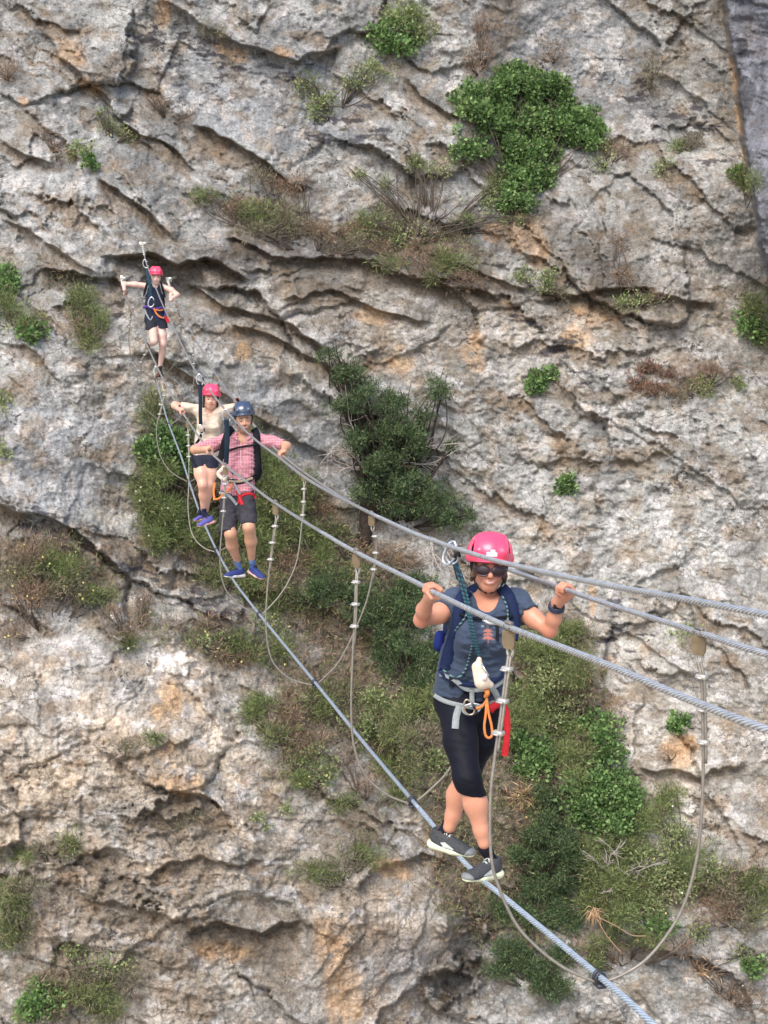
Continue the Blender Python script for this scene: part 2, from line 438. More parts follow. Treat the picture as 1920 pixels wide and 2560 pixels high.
ledge([(460,700),(560,760),(700,800),(790,850),(850,885)], .25, .45, 40, 24, .8)
ledge([(560,800),(690,845),(800,900),(880,960)], .25, .35, 40, 24, .8)
ledge([(700,750),(850,735),(1000,780),(1090,800)], .25, .3, 40, 20, .7)
ledge([(380,870),(430,905),(505,955),(600,1010),(760,1110),(900,1180)], .25, .45, 60, 26, .8)
ledge([(-50,1235),(90,1290),(200,1330),(340,1450)], .5, .6, 120, 60, .7)
ledge([(280,655),(330,760),(330,880)], -.1, .4, 20, 40, .1)
ledge([(0,1950),(120,1900),(260,1830),(410,1650)], -.02, .30, 20, 9, .2)
ledge([(340,2040),(430,1975),(520,1985),(600,2060)], .25, .5, 50, 50, 1.1)
ledge([(450,2350),(540,2300),(650,2330),(760,2290)], .3, .5, 60, 60, 1.1)
ledge([(330,2200),(450,2150),(560,2150),(680,2140)], .15, .3, 40, 35, .8)
ledge([(120,2170),(260,2120),(330,2110)], .15, .3, 40, 35, .6)
ledge([(860,2240),(960,2160),(1060,2130),(1150,2180)], .3, .3, 80, 50, .5)
ledge([(1585,1915),(1582,1850),(1590,1780),(1620,1730)], .0, .55, 20, 12, .1)
ledge([(1580,1918),(1680,1925),(1760,1940),(1870,1900)], .3, .35, 80, 30, .6)
ledge([(1110,640),(1220,690),(1330,720)], .2, .3, 60, 30, .9)
ledge([(1020,190),(1060,240),(1110,270),(1180,270)], .2, .4, 70, 30, .8)
ledge([(1330,720),(1450,740),(1620,720),(1800,760)], .25, .35, 60, 40, .8)
ledge([(1540,470),(1480,380),(1300,150),(1150,60)], -.05, .25, 30, 15, .1)
ledge([(1284,520),(1280,640)], .2, .4, 40, 18, .1)
ledge([(1520,430),(1508,640),(1500,760)], .3, .4, 60, 40, .3)
ledge([(1300,1180),(1400,1140),(1560,1160),(1700,1120)], .1, .2, 50, 30, .5)
ledge([(1450,1600),(1570,1580),(1700,1660),(1800,1700)], .15, .2, 40, 20, .4)
# the deep crevices under the climbers and the pillar on the right
D += .9*blob(1150,2420,60,130,20)*sstep(-.2,.3,wob2+.3)
D += .5*blob(440,720,75,45,0)
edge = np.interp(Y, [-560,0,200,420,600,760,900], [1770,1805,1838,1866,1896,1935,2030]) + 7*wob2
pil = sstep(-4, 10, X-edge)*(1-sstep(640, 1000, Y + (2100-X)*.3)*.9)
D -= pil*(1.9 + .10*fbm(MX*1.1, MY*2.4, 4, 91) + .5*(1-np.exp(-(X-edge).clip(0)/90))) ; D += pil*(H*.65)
# cracks drawn thin and dark
for pts in ([(742,120),(745,190),(770,260),(775,330)], [(530,220),(545,250),(560,330),(572,345)], [(0,1940),(60,1945),(140,1890),(150,1760)],
            [(905,2280),(915,2420),(935,2560)], [(400,1640),(380,1690),(300,1760)], [(1900,1180),(1890,1300),(1910,1480)], [(1390,860),(1400,900),(1470,960)], [(820,2150),(870,2220),(860,2330)],
            [(1160,2440),(1130,2300),(1180,2200)], [(110,400),(125,560)], [(1130,640),(1170,655),(1290,645)]):
    ledge(pts, -.0, .35, 4, 6, .0)

# ---- colour of the stone
BR = np.clip(BR, 0, 1.3) * (1-.75*slab)
warm = np.clip(blob(250,2100,600,520) + .5*blob(900,760,400,160) + .8*blob(950,2400,160,220)+.5*blob(1700,1900,300,300) + .35*blob(1550,800,350,150), 0, 1)
upper = sstep(1150, 350, Y + .25*X)
warm = np.clip(warm*(.85+.5*wob), 0, 1)[..., None]
tone = .5 + .5*fbm(MX*.9, MY*1.3, 5, 21, .6); t2 = np.clip(.5+.9*fbm(MX*2.2, MY*3.0, 4, 22, .6), 0, 1)
grey = np.array([.272, .270, .252]); gry2 = np.array([.208, .222, .242]); wrm = np.array([.40, .330, .252])
brn = np.array([.165, .122, .080]); och = np.array([.44, .285, .155]); whi = np.array([.47, .455, .44])
c = grey*(1-warm) + wrm*warm
blu = np.clip(slab*.9 + .3*wob + .35*upper, 0, 1)[..., None]*(1-warm)
c = c*(1-blu*.55) + gry2*blu*.55
c = c*(.62 + .72*tone[..., None])
c = c*(1 + .22*(cA[..., None]-.5))
wm = sstep(.62, .95, t2 + .18*J + .25*(blob(420,950,120,70)+blob(100,520,250,100)+blob(420,1640,60,50)*2.2+blob(250,980,200,200)*.4+blob(1560,1900,160,60)) )[..., None]
c = c*(1-.55*wm) + whi*.55*wm
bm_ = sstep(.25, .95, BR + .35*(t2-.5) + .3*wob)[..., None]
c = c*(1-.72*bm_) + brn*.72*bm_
bz = sstep(.02, .5, fbm(MX*1.3+40, MY*2.1, 5, 31, .6) + .25*(warm[..., 0]-.3))[..., None]
c = c*(1-.6*bz) + np.array([.225, .180, .128])*.5*bz
oc = 0
for a in ((408,25,22,60,5),(580,130,60,22,25),(170,130,60,40,40),(235,225,50,16,30),(60,255,25,14,30),(1835,150,16,190,-6),(1862,330,12,120,-6),(1330,600,60,60,0),
          (1240,580,40,30,0),(1300,560,30,40,0),(860,2470,60,110,0),(820,2330,40,60,0),(1480,1500,12,60,0),(980,2170,60,30,20),(605,880,20,30,0),(930,790,60,25,10),(1000,900,40,40,0),
          (1440,850,50,30,20),(1190,880,40,50,0),(440,1960,80,30,0),(560,2380,80,30,0),(420,1760,50,60,0),(1700,1880,50,50,0),(1490,790,70,30,0),(710,130,40,16,10)):
    oc = oc + blob(*a)
oc = sstep(.25, .8, oc*(1+.6*wob2) )[..., None]
c = c*(1-.62*oc) + och*.62*oc
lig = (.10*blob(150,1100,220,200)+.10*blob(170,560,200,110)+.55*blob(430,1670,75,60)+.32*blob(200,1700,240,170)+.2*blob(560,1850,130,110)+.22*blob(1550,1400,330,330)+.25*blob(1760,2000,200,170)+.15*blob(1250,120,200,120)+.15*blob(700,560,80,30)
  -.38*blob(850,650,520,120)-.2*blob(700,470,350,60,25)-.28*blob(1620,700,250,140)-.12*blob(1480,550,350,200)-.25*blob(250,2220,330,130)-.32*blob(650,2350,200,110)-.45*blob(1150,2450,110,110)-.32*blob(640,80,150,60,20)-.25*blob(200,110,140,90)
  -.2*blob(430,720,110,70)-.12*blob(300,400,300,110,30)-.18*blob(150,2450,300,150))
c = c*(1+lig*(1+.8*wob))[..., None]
soilm = (blob(640,1270,170,110)+blob(860,1480,150,170)+blob(680,1440,200,80)+blob(1020,1760,170,130)+blob(1280,1950,260,230)+blob(1240,2200,150,190)+blob(110,1420,190,90)+blob(430,1180,110,180)
   +blob(1350,1680,160,200)+.8*blob(760,1850,150,170)+.8*blob(1050,600,350,50,12)+.7*blob(650,540,170,50,12)+.6*blob(1700,960,200,40)+.7*blob(150,700,120,60)+.8*blob(1780,2220,160,90)+.7*blob(170,2480,170,90)+.6*blob(330,1530,120,50,30)+.7*blob(560,1620,170,60,20))
soil = sstep(.38, .75, soilm + .35*wob2*.6 + .25*wob)
H2_ = .10*soil*np.abs(fbm(MX*5, MY*5, 4, 95))
D = D - H2_
sc = np.array([.12,.092,.064])*(.6+.8*np.clip(.5+fbm(MX*6, MY*6, 4, 96), 0, 1))[..., None]
c = c*(1-.8*soil[..., None]) + sc*.8*soil[..., None]
# tar-black streaks on the slab and narrow dark cracks
lich = sstep(.21, .32, fbm(MX*2.1, MY*5.5, 5, 41, .62)*(.2+blob(480,110,130,26,8)*1.4+blob(560,170,200,60,15)*.7+blob(1650,260,160,60,40)*.8+blob(1760,330,120,60,45)*.6
      +blob(1400,870,120,50,30)*.9+blob(880,330,80,60)+blob(1540,1560,120,60)*.7+blob(150,1330,150,40,20)*.9+blob(480,1490,120,26,25)*1.8))[..., None]
c = c*(1-.85*lich) + np.array([.05, .048, .055])*.85*lich
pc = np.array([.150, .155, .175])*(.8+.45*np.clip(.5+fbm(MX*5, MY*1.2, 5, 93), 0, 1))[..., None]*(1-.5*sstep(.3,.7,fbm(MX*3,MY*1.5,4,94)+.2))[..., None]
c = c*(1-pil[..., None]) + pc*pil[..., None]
c = c*(1-.0*X[..., None])
blk = (blob(965,2420,90,110,0)*(1-warm[...,0]*.4))[..., None]
c = c*(1-.35*blk) + np.array([.22,.225,.25])*.35*blk

for _ in range(1):          # weathered: knife edges rounded off
    D[1:-1, 1:-1] = .4*D[1:-1, 1:-1] + .15*(D[:-2, 1:-1]+D[2:, 1:-1]+D[1:-1, :-2]+D[1:-1, 2:])
D = D - .010*fbm(MX*14, MY*16, 3, 97, .7) - .006*fbm(MX*30, MY*34, 2, 98, .7)
V3 = P(X, Y, D)
ny, nx = X.shape
idx = np.arange(ny*nx).reshape(ny, nx)
quads = np.stack([idx[:-1, :-1], idx[1:, :-1], idx[1:, 1:], idx[:-1, 1:]], -1).reshape(-1, 4)
M_ROCK = rock_mat()
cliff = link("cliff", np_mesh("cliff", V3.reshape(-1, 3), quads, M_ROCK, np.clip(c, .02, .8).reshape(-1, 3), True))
tag(cliff, kind='structure')
def wall(px, py):
    """distance of the cliff seen at px, py"""
    i = np.clip((np.asarray(px, float)-gx[0])/STEP, 0, nx-2); j = np.clip((np.asarray(py, float)-gy[0])/STEP, 0, ny-2)
    return D[j.astype(int), i.astype(int)]
# the gorge floor far below, out of the frame
gm = mat("gorge_gravel", (.30, .27, .23), .95, var=.25, scale=.3, bump=.5, bscale=2)
g = link("ground", np_mesh("ground", [(-400,-400,-16),(400,-400,-16),(400,400,-16),(-400,400,-16)], np.array([[0,1,2,3]]), gm)); tag(g, kind='structure')
# ------------------------------------------------------------------ plants
K = 1920/1659.0
M_LEAF = leaf_mat("foliage")
M_TWIG = mat("twig_bark", (.085, .068, .055), .9, var=.35, scale=12, bump=.4)
M_BARK = mat("juniper_bark", (.045, .034, .028), .95, var=.4, scale=9, bump=.8, bscale=30)
M_DEAD = mat("dead_wood", (.36, .32, .29), .9, var=.3, scale=12, bump=.4)
PAL = {
 'leafy':  [(0.147,0.250,0.083),(0.192,0.305,0.105),(0.084,0.152,0.053),(0.269,0.378,0.143)],
 'pale':   [(0.251,0.313,0.129),(0.317,0.371,0.168),(0.172,0.220,0.090),(0.370,0.371,0.190)],
 'broom':  [(0.192,0.250,0.094),(0.262,0.311,0.121),(0.109,0.146,0.061),(0.339,0.329,0.160)],
 'grey':   [(0.238,0.232,0.140),(0.304,0.273,0.185),(0.165,0.162,0.103),(0.330,0.261,0.185)],
 'juniper':[(.085,.135,.060),(.135,.190,.080),(.048,.082,.042),(.190,.235,.110)],
 'dry':    [(0.317,0.215,0.146),(0.244,0.162,0.112),(0.409,0.290,0.196),(0.185,0.139,0.101)],
 'red':    [(0.218,0.128,0.094),(0.269,0.165,0.116),(0.166,0.104,0.077),(0.269,0.201,0.132)],
 'straw':  [(0.554,0.383,0.224),(0.449,0.290,0.168),(0.660,0.464,0.291),(0.290,0.186,0.112)],
}
def leaves(b, n, cen, sig, kind, size, aspect, droop=.2, squash=(1,1,1)):
    """n leaf faces round the centres"""
    cen = np.asarray(cen); k = len(cen); pick = rng.integers(0, k, n)
    off = rng.normal(size=(n, 3)); off /= np.linalg.norm(off, axis=1)[:, None]
    off *= (rng.random(n)**.45)[:, None]*sig*1.6*np.asarray(squash)
    p = cen[pick] + off
    ax = rng.normal(size=(n, 3)) + off/sig*1.2; ax[:, 2] += .6
    ax /= np.linalg.norm(ax, axis=1)[:, None]
    sd = np.cross(ax, rng.normal(size=(n, 3))); sd /= np.linalg.norm(sd, axis=1)[:, None]
    L = size*(.6 + .8*rng.random(n))[:, None]; w = L*aspect
    v = np.stack([p, p + ax*L*.5 + sd*w*.5, p + ax*L, p + ax*L*.5 - sd*w*.5], 1)
    pal = np.array(PAL[kind]); tone = rng.random(k); ci = np.clip((tone[pick]*2.2 + rng.random(n)*1.8), 0, 3.99).astype(int)
    col = pal[ci]*(.75 + .5*rng.random(n))[:, None]
    base = np.arange(n)[:, None]*4
    b.add(v.reshape(-1, 3), base + np.arange(4)[None], None, np.repeat(col, 4, 0))

SPEC = {  # leaf length, aspect, leaves per square metre of view, clump size
 'leafy': (.066, .70, 3500, .12), 'pale': (.055, .50, 1900, .12), 'broom': (.085, .11, 6200, .13), 'grey': (.075, .14, 3000, .14),
 'juniper': (.062, .22, 6600, .072), 'dry': (.09, .09, 2500, .15), 'red': (.06, .3, 3800, .10), 'straw': (.16, .07, 2200, .1)}

def bush(name, label, cat, group, kinds, blobs, out=.35, dens=1.0, stems=True, twig=M_TWIG, flowers=None, twn=7, seed=0, lift=0):
    """blobs: (x, y, rx, ry) as seen in the photograph, each standing on the wall behind it"""
    global rng
    rng = np.random.default_rng(1000 + seed + int(blobs[0][0]*7 + blobs[0][1]))
    if isinstance(kinds, str): kinds = [kinds]
    bl = [(x*K, y*K, rx*K*1.04, ry*K*1.04) for x, y, rx, ry in blobs]
    x0, y0 = bl[0][0], max(q[1]+q[3]*.5 for q in bl); xb = np.mean([q[0] for q in bl])
    base = P(xb, y0, wall(xb, y0) + .02)
    root = empty(name, base, label, cat, group)
    b = MB(); tw = MB()
    for i, (x, y, rx, ry) in enumerate(bl):
        kind = kinds[i % len(kinds)]; L, asp, dn, sg = SPEC[kind]
        dw = float(np.median(wall(x + rx*np.linspace(-.6, .6, 5), y + ry*np.linspace(-.5, .5, 5))))
        mx, my = rx*dw/F0, ry*dw/F0; mr = min(mx, my)
        sg = min(sg, .45*mr)
        nc = int(max(5, 1.15*mx*my*math.pi/(sg*sg*4)))
        u = rng.normal(size=(nc, 3)); u /= np.linalg.norm(u, axis=1)[:, None]; u *= (rng.random(nc)**.42)[:, None]
        depth = out*mr/.5 if mr < .5 else out
        px = x + u[:, 0]*rx*.88; py = y + u[:, 1]*ry*.88
        dl = np.minimum(wall(px, py), dw + .5) - lift
        cen = P(px, py, dl - .05 - depth*(.5 + .5*u[:, 2])*np.sqrt(np.clip(1.05 - u[:, 0]**2 - u[:, 1]**2, .05, 1)))
        n = int(dn*dens*1.2*math.pi*mx*my)
        leaves(b, n, cen, sg, kind, L, asp)
        # a thin scatter of single sprays outside the outline
        sp = rng.normal(size=(int(nc*.5)+2, 2)); sp /= np.linalg.norm(sp, axis=1)[:, None]
        qx = x + sp[:, 0]*rx*1.1; qy = y + sp[:, 1]*ry*1.1
        cen2 = P(qx, qy, wall(qx, qy) - .08 - rng.random(len(qx))*.15)
        leaves(b, int(n*.09)+4, cen2, sg*.55, kind, L, asp)
        if flowers:
            fc, fn = flowers; fn = max(1, fn//2); k = rng.integers(0, nc, fn)
            pp = cen[k] + rng.normal(size=(fn, 3))*sg*.8 + P(x, y, 1)*-.0 + (0, -.12, .02)
            for q in pp: b.ball(q, np.eye(3), (.011+.009*rng.random(),)*3, fc, 5, 4)
        if stems:
            for q in cen[rng.choice(nc, min(twn, nc), replace=False)]:
                s0 = base*.65 + np.asarray(P(x, y + ry*.6, wall(x, y + ry*.6)))*.35
                mid = (s0 + q)/2 + rng.normal(size=3)*.08*np.linalg.norm(q-s0) + (0, -.05, 0)
                cv = spline([s0, mid, q, q + (q-mid)*.25 + rng.normal(size=3)*.03], 5)
                cv = cv + np.cumsum(rng.normal(size=cv.shape)*.006, 0)
                tw.tube(cv, np.linspace(.011, .003, len(cv))*(1 if twig is M_TWIG else 1.5), 5)
    if stems and kinds[0] != 'juniper' and len(bl) > 1:          # dead sprays standing out of the outline
        for x, y, rx, ry in bl:
            dw = float(wall(x, y))
            for _ in range(4):
                a = rng.random()*6.283; q0 = P(x+rx*.4*math.cos(a), y+ry*.4*math.sin(a), dw-.25); q1 = P(x+rx*1.15*math.cos(a)+rng.normal()*6, y+ry*1.15*math.sin(a)-8, dw-.30-.2*rng.random())
                k = np.linspace(0, 1, 6)[:, None]; cc_ = q0+(q1-q0)*k+np.cumsum(rng.normal(size=(6, 3))*.018, 0)
                b.tube(cc_, np.linspace(.006, .003, 6), 4, c=(.20, .16, .125))
    part("foliage", b.mesh("foliage", M_LEAF, False, True), root)
    if stems: part("branch", tw.mesh("branch", twig), root)
    return root

def twigs(root, name, m, start, ends, r0=.02, wig=.05, sub=3, seed=1, out=.3):
    """bare branches fanning from start to ends (photo positions), with side twigs; one mesh"""
    r = np.random.default_rng(seed); t = MB()
    sx, sy = start[0]*K, start[1]*K
    for e in ends:
        ex, ey = e[0]*K, e[1]*K; k = 7
        px = np.linspace(sx, ex, k); py = np.linspace(sy, ey, k)
        bend = r.normal()*.12*math.hypot(ex-sx, ey-sy); q = np.sin(np.linspace(0, math.pi, k))
        nx_, ny_ = -(ey-sy), (ex-sx); nn = math.hypot(nx_, ny_)+1e-6
        px = px + nx_/nn*q*bend; py = py + ny_/nn*q*bend
        L = math.hypot(ex-sx, ey-sy)*24/F0
        d = np.minimum.accumulate(wall(px, py) + 0) if False else wall(px, py)
        d = np.convolve(np.pad(d, 2, 'edge'), np.ones(5)/5, 'valid') - out*np.linspace(.3, 1, k)
        c = spline(P(px, py, d) + r.normal(size=(k, 3))*wig*L*.3, 5)
        t.tube(c, np.linspace(r0, .005, len(c)), 5)
        for s in range(sub):
            i = int(r.integers(len(c)//3, len(c)-3)); dr = c[min(i+3, len(c)-1)]-c[i]; dr = dr/(np.linalg.norm(dr)+1e-9)
            w = r.normal(size=3)*.7; w[1] *= .4; v = dr + w; v /= np.linalg.norm(v); l2 = L*(.12+.22*r.random())
            kk = np.linspace(0, 1, 6)[:, None]
            c2 = c[i] + v*l2*kk + np.cumsum(r.normal(size=(6, 3))*.015*kk, 0)
            t.tube(c2, np.linspace(.006, .0025, 6), 4)
    return part(name, t.mesh(name, m), root)

FL_Y = (.75, .68, .25); FL_W = (.75, .74, .66)
# top of the wall
b_ivy = bush("leafy_shrub", "large bright green leafy shrub spread over the upper right rock, the biggest on the wall", "shrub", None, 'leafy',
  [(1040,240,58,58),(1105,195,62,46),(1165,195,66,44),(1130,260,75,50),(1225,262,60,42),(1262,300,44,36),(1140,325,60,45),(1100,300,60,40),(1140,375,52,40),(1118,425,40,26),(1020,325,38,20),(1108,160,32,22)], dens=1.25, out=.55)
bush("leafy_shrub", "soft green shrub hanging at the top edge of the wall, right of centre", "shrub", None, ['pale','leafy'],
  [(872,35,48,40),(852,85,52,32),(905,70,34,26)], dens=1.1)
r_ = bush("leafy_shrub", "pale green scraggy shrub with a dark bent stem left of the upper shrubs", "shrub", None, 'pale',
  [(665,185,26,30),(695,215,34,26),(690,245,26,22),(800,150,52,22),(770,178,40,14)], dens=.75)
twigs(r_, "stem", M_TWIG, (690,230), [(650,170),(705,190),(820,140),(740,190)], .018, seed=3)
bush("grass_tuft", "fan of grey green grass under the dark overhang at the top", "grass tuft", "grass tufts on the ledges", 'grey', [(455,62,22,20),(478,66,16,16)], dens=.8, stems=False)
bush("dry_shrub", "brown twiggy shrub above the large leafy shrub", "shrub", "dry brown shrubs on the rock", 'dry', [(1020,140,34,40),(1050,115,26,28),(1040,60,50,24)], dens=.6)
bush("dry_shrub", "small brown shrub right of the leafy shrub's top", "shrub", "dry brown shrubs on the rock", 'dry', [(1195,120,28,30)], dens=.6)
bush("grey_shrub", "small grey green shrub in the diagonal crack at the upper right", "shrub", None, 'grey', [(1410,150,30,24),(1400,185,18,24)], dens=.6)
bush("grey_shrub", "feathery grey green shrub on the slope between the leafy shrub and the pillar", "shrub", None, ['grey','broom'], [(1490,308,34,18),(1465,322,24,14)], dens=.8)
bush("leafy_shrub", "dark green shrub tucked against the pillar at the right edge", "shrub", None, ['broom','leafy'], [(1612,383,32,24),(1590,375,16,12)], dens=.9)
bush("pale_shrub", "pale yellow green shrub just right of the big leafy shrub", "shrub", None, ['pale','dry'], [(1310,318,26,16),(1330,330,30,18),(1300,350,26,20)], dens=.6)
bush("pale_shrub", "pale herb in the hollow beneath the right hand slope", "shrub", None, ['pale'], [(1420,365,22,22),(1450,350,24,10)], dens=.5)
# upper left
bush("herb_clump", "yellow green herb clump on the left ledge", "plant", None, ['pale','leafy'], [(180,333,34,20),(195,350,20,12),(160,320,18,8)], dens=1.2, stems=False)
bush("pale_shrub", "thin green herb right of the yellow green clump", "shrub", None, ['pale','broom'], [(275,296,26,22),(235,270,26,12),(225,245,18,10)], dens=.6)
bush("dry_shrub", "brown shrub at the left edge above the ledges", "shrub", "dry brown shrubs on the rock", 'dry', [(15,150,30,28),(15,165,18,16)], dens=.7)
bush("dry_shrub", "brown grass shrub on the upper left slope", "shrub", "dry brown shrubs on the rock", 'dry', [(340,215,34,16),(400,255,22,18),(345,225,20,12)], dens=.6)
bush("dry_shrub", "dead shrub under the yellow green herbs", "shrub", "dry brown shrubs on the rock", 'dry', [(130,330,30,30),(110,290,26,16)], dens=.5)
# ledge above the middle
bush("grey_shrub", "grey green shrub on the long ledge left of the bare branched shrub", "shrub", None, ['grey','broom','dry'],
  [(610,475,50,28),(560,460,42,24),(520,450,26,18),(640,510,40,22),(440,425,32,14)], dens=.85)
bush("dry_shrub", "brown scrub along the long ledge in the upper middle", "shrub", None, ['dry','grey'],
  [(700,500,70,22),(770,530,60,24),(820,545,50,20),(560,500,60,16),(640,395,60,20),(560,380,50,16)], dens=.75)
r_ = bush("bare_shrub", "fan shaped shrub with long bare branches and sparse green tips", "shrub", None, ['pale','broom'],
  [(850,500,70,34),(800,470,44,24),(935,365,60,18),(890,350,24,14),(1050,430,44,22),(1075,395,36,18),(1100,470,50,14),(1010,475,30,12),(780,380,24,14),(830,400,16,16)], dens=.5)
twigs(r_, "stem", M_TWIG, (893,535), [(860,370),(925,385),(955,375),(790,440),(1010,440),(1080,480),(1110,470),(970,430),(905,400),(840,430)], .018, sub=8, seed=5)
bush("dry_shrub", "dark scrub with dead stalks below the bare branched shrub", "shrub", None, ['dry','broom'],
  [(900,560,70,24),(960,580,60,30),(1000,600,40,24),(840,570,40,16)], dens=.7)
bush("pale_shrub", "pale green herb growing under the crack right of the middle", "shrub", None, ['pale','grey'], [(1180,606,42,20),(1200,625,30,14),(1130,600,26,18)], dens=.8)
bush("pale_shrub", "straggly shrub with a dark twig on the upper right ledge", "shrub", None, ['pale','dry'], [(1390,650,50,16),(1430,635,30,12),(1340,650,34,22)], dens=.6)
bush("dry_shrub", "grey dead scrub hanging in the vertical groove", "shrub", "dry brown shrubs on the rock", 'dry', [(1330,540,26,34),(1345,600,26,30)], dens=.6)
bush("leafy_shrub", "dark green shrub at the right edge halfway up", "shrub", None, ['broom','leafy'], [(1640,665,28,40),(1620,700,30,30),(1650,720,24,30)], dens=1.0)
# reddish ledge
bush("red_shrub", "dark red creeping plant on the right ledge", "plant", None, 'red', [(1400,797,42,14),(1440,808,26,10)], dens=1.1, stems=False)
bush("red_shrub", "rust red creeping plant on the lower step of the right ledge", "plant", None, ['red','dry'], [(1400,840,50,13),(1450,852,40,14),(1380,828,22,10)], dens=1.0, stems=False)
bush("pale_shrub", "mixed herbs between the red plants and the right edge", "shrub", None, ['dry','pale','grey'], [(1490,815,52,24),(1520,835,40,18),(1480,850,40,16),(1560,800,40,22)], dens=.8)
bush("herb_clump", "small green clump right of the mixed herbs", "plant", None, 'pale', [(1592,828,24,12)], dens=.9, stems=False)
bush("leafy_shrub", "small green bush hanging on the rock in the right middle", "shrub", None, ['leafy'], [(1170,808,30,16),(1155,830,18,24)], dens=1.1)
bush("dry_shrub", "dry plant beside the small hanging green bush", "shrub", "dry brown shrubs on the rock", ['dry'], [(1220,835,30,18)], dens=.6, stems=False)
bush("leafy_shrub", "single round green bush on the bare right wall", "shrub", None, ['leafy','pale'], [(1222,1043,24,20)], dens=1.2)
bush("herb_clump", "herbs rooted in the pitted rock above the right hand cable plate", "plant", None, ['pale','dry'], [(1480,1370,34,20),(1500,1395,30,12)], dens=.7, stems=False)
bush("moss_clump", "bright green moss cushion on the block under the cables", "moss", None, 'leafy', [(1463,1560,22,16)], dens=1.8, stems=False, out=.12)
bush("dry_shrub", "brown dry plants in the hollow of the right hand block", "shrub", "dry brown shrubs on the rock", ['dry','pale'], [(1450,1630,26,20)], dens=.6)
# left edge
bush("leafy_shrub", "bright green bush cut by the left edge beside the far climber", "shrub", None, ['leafy','broom','broom'], [(8,610,22,40),(15,660,34,34),(50,690,40,28),(70,715,30,20)], dens=1.0)
bush("broom_shrub", "feathery green broom left of the far climber", "shrub", None, ['broom','broom','dry'], [(185,665,38,42),(205,705,34,26),(170,700,30,24),(195,735,28,22),(160,640,20,16)], dens=.75)
bush("herb_clump", "yellow green plant at the left edge halfway up", "plant", None, 'pale', [(8,870,18,24),(5,975,14,24)], dens=.8, stems=False)
# behind the climbers
bush("broom_shrub", "tall green broom behind the three near climbers, left part", "shrub", None, ['broom','leafy','broom','broom'],
  [(335,885,26,40),(340,950,36,54),(350,1030,44,60),(385,1100,60,56),(330,1085,50,50),(400,980,40,50),(360,1150,60,36),(430,1150,50,50),(300,1065,26,34)], dens=1.0, out=.6, flowers=(FL_W, 4))
bush("broom_shrub", "feathery green broom right of the man with the checked shirt", "shrub", None, ['broom'],
  [(570,1100,50,50),(600,1045,44,56),(590,1170,50,40),(640,1130,46,56),(560,1010,30,50),(650,1060,30,40),(545,940,22,30),(520,1160,40,50)], dens=.95, out=.5)
bush("broom_shrub", "dark low scrub behind the feet of the man with the checked shirt", "shrub", None, ['broom','dry'],
  [(520,1240,80,40),(620,1230,60,40),(590,1290,70,34),(430,1200,40,30),(690,1200,40,40)], dens=.8, out=.35)
j1 = bush("juniper_tree", "dark green juniper tree growing out of the wall in the middle of the gorge", "tree", None, 'juniper',
  [(712,772,24,18),(760,808,46,24),(790,850,44,34),(750,880,44,26),(850,870,54,28),(950,838,32,30),(840,930,60,42),(770,950,34,34),(890,965,44,44),(830,1000,50,44),(880,1040,64,40),(930,1085,62,40),(985,1120,48,34),(860,1090,56,30),(790,1060,40,26),(750,800,30,20),(910,900,24,20),(975,965,16,14)],
  dens=.72, out=.7, twig=M_BARK, twn=7, lift=.25)
t_ = MB()
c_ = spline(P(np.array([782,785,792,800,812,826])*K, np.array([1205,1140,1060,985,900,830])*K, np.array([25.3,25.1,25.0,25.0,25.1,25.1])), 8)
t_.tube(c_ + np.cumsum(rng.normal(size=c_.shape)*.008, 0), np.linspace(.15, .04, len(c_)), 10)
for (x0,y0,x1,y1) in ((795,1030,900,1010),(795,1060,740,960),(805,960,880,900),(800,1000,740,890),(790,1100,900,1090)):
    q = spline(P(np.array([x0,(x0+x1)/2,x1])*K, np.array([y0,(y0+y1)/2-12,y1])*K, np.array([25.0,24.9,24.8])), 6); t_.tube(q, np.linspace(.07,.02,len(q)), 7)
part("trunk", t_.mesh("trunk", M_BARK), j1)
twigs(j1, "dead_branch", M_DEAD, (790,1010), [(690,945),(700,985),(720,1030),(690,1000),(740,960),(705,950),(990,975),(1010,960),(860,880),(900,1000),(930,1060),(750,850)], .02, sub=9, seed=8, out=.5)
twigs(j1, "dead_branch", M_DEAD, (930,1160), [(985,1205),(960,1250),(1000,1260),(935,1250),(990,1230),(905,1210),(1010,1185)], .018, sub=10, seed=9, out=.5)
bush("juniper_shrub", "low dark juniper left of the hanging rope stirrups", "shrub", None, 'juniper', [(700,1262,60,28),(760,1285,60,34),(800,1330,56,40),(670,1290,40,18),(850,1290,44,34)], dens=.95, out=.5)
bush("juniper_shrub", "dark juniper directly behind the front climber's elbow", "shrub", None, 'juniper', [(880,1325,50,50),(860,1390,56,46),(920,1420,44,50),(830,1430,30,30),(900,1270,44,30),(905,1470,34,34)], dens=1.0, out=.5)
bush("broom_shrub", "brown and green scrub at the foot of the juniper tree", "shrub", None, ['dry','broom','dry'], [(690,1110,46,26),(720,1150,44,22),(830,1190,60,26),(880,1210,60,24),(760,1240,50,20)], dens=.6)
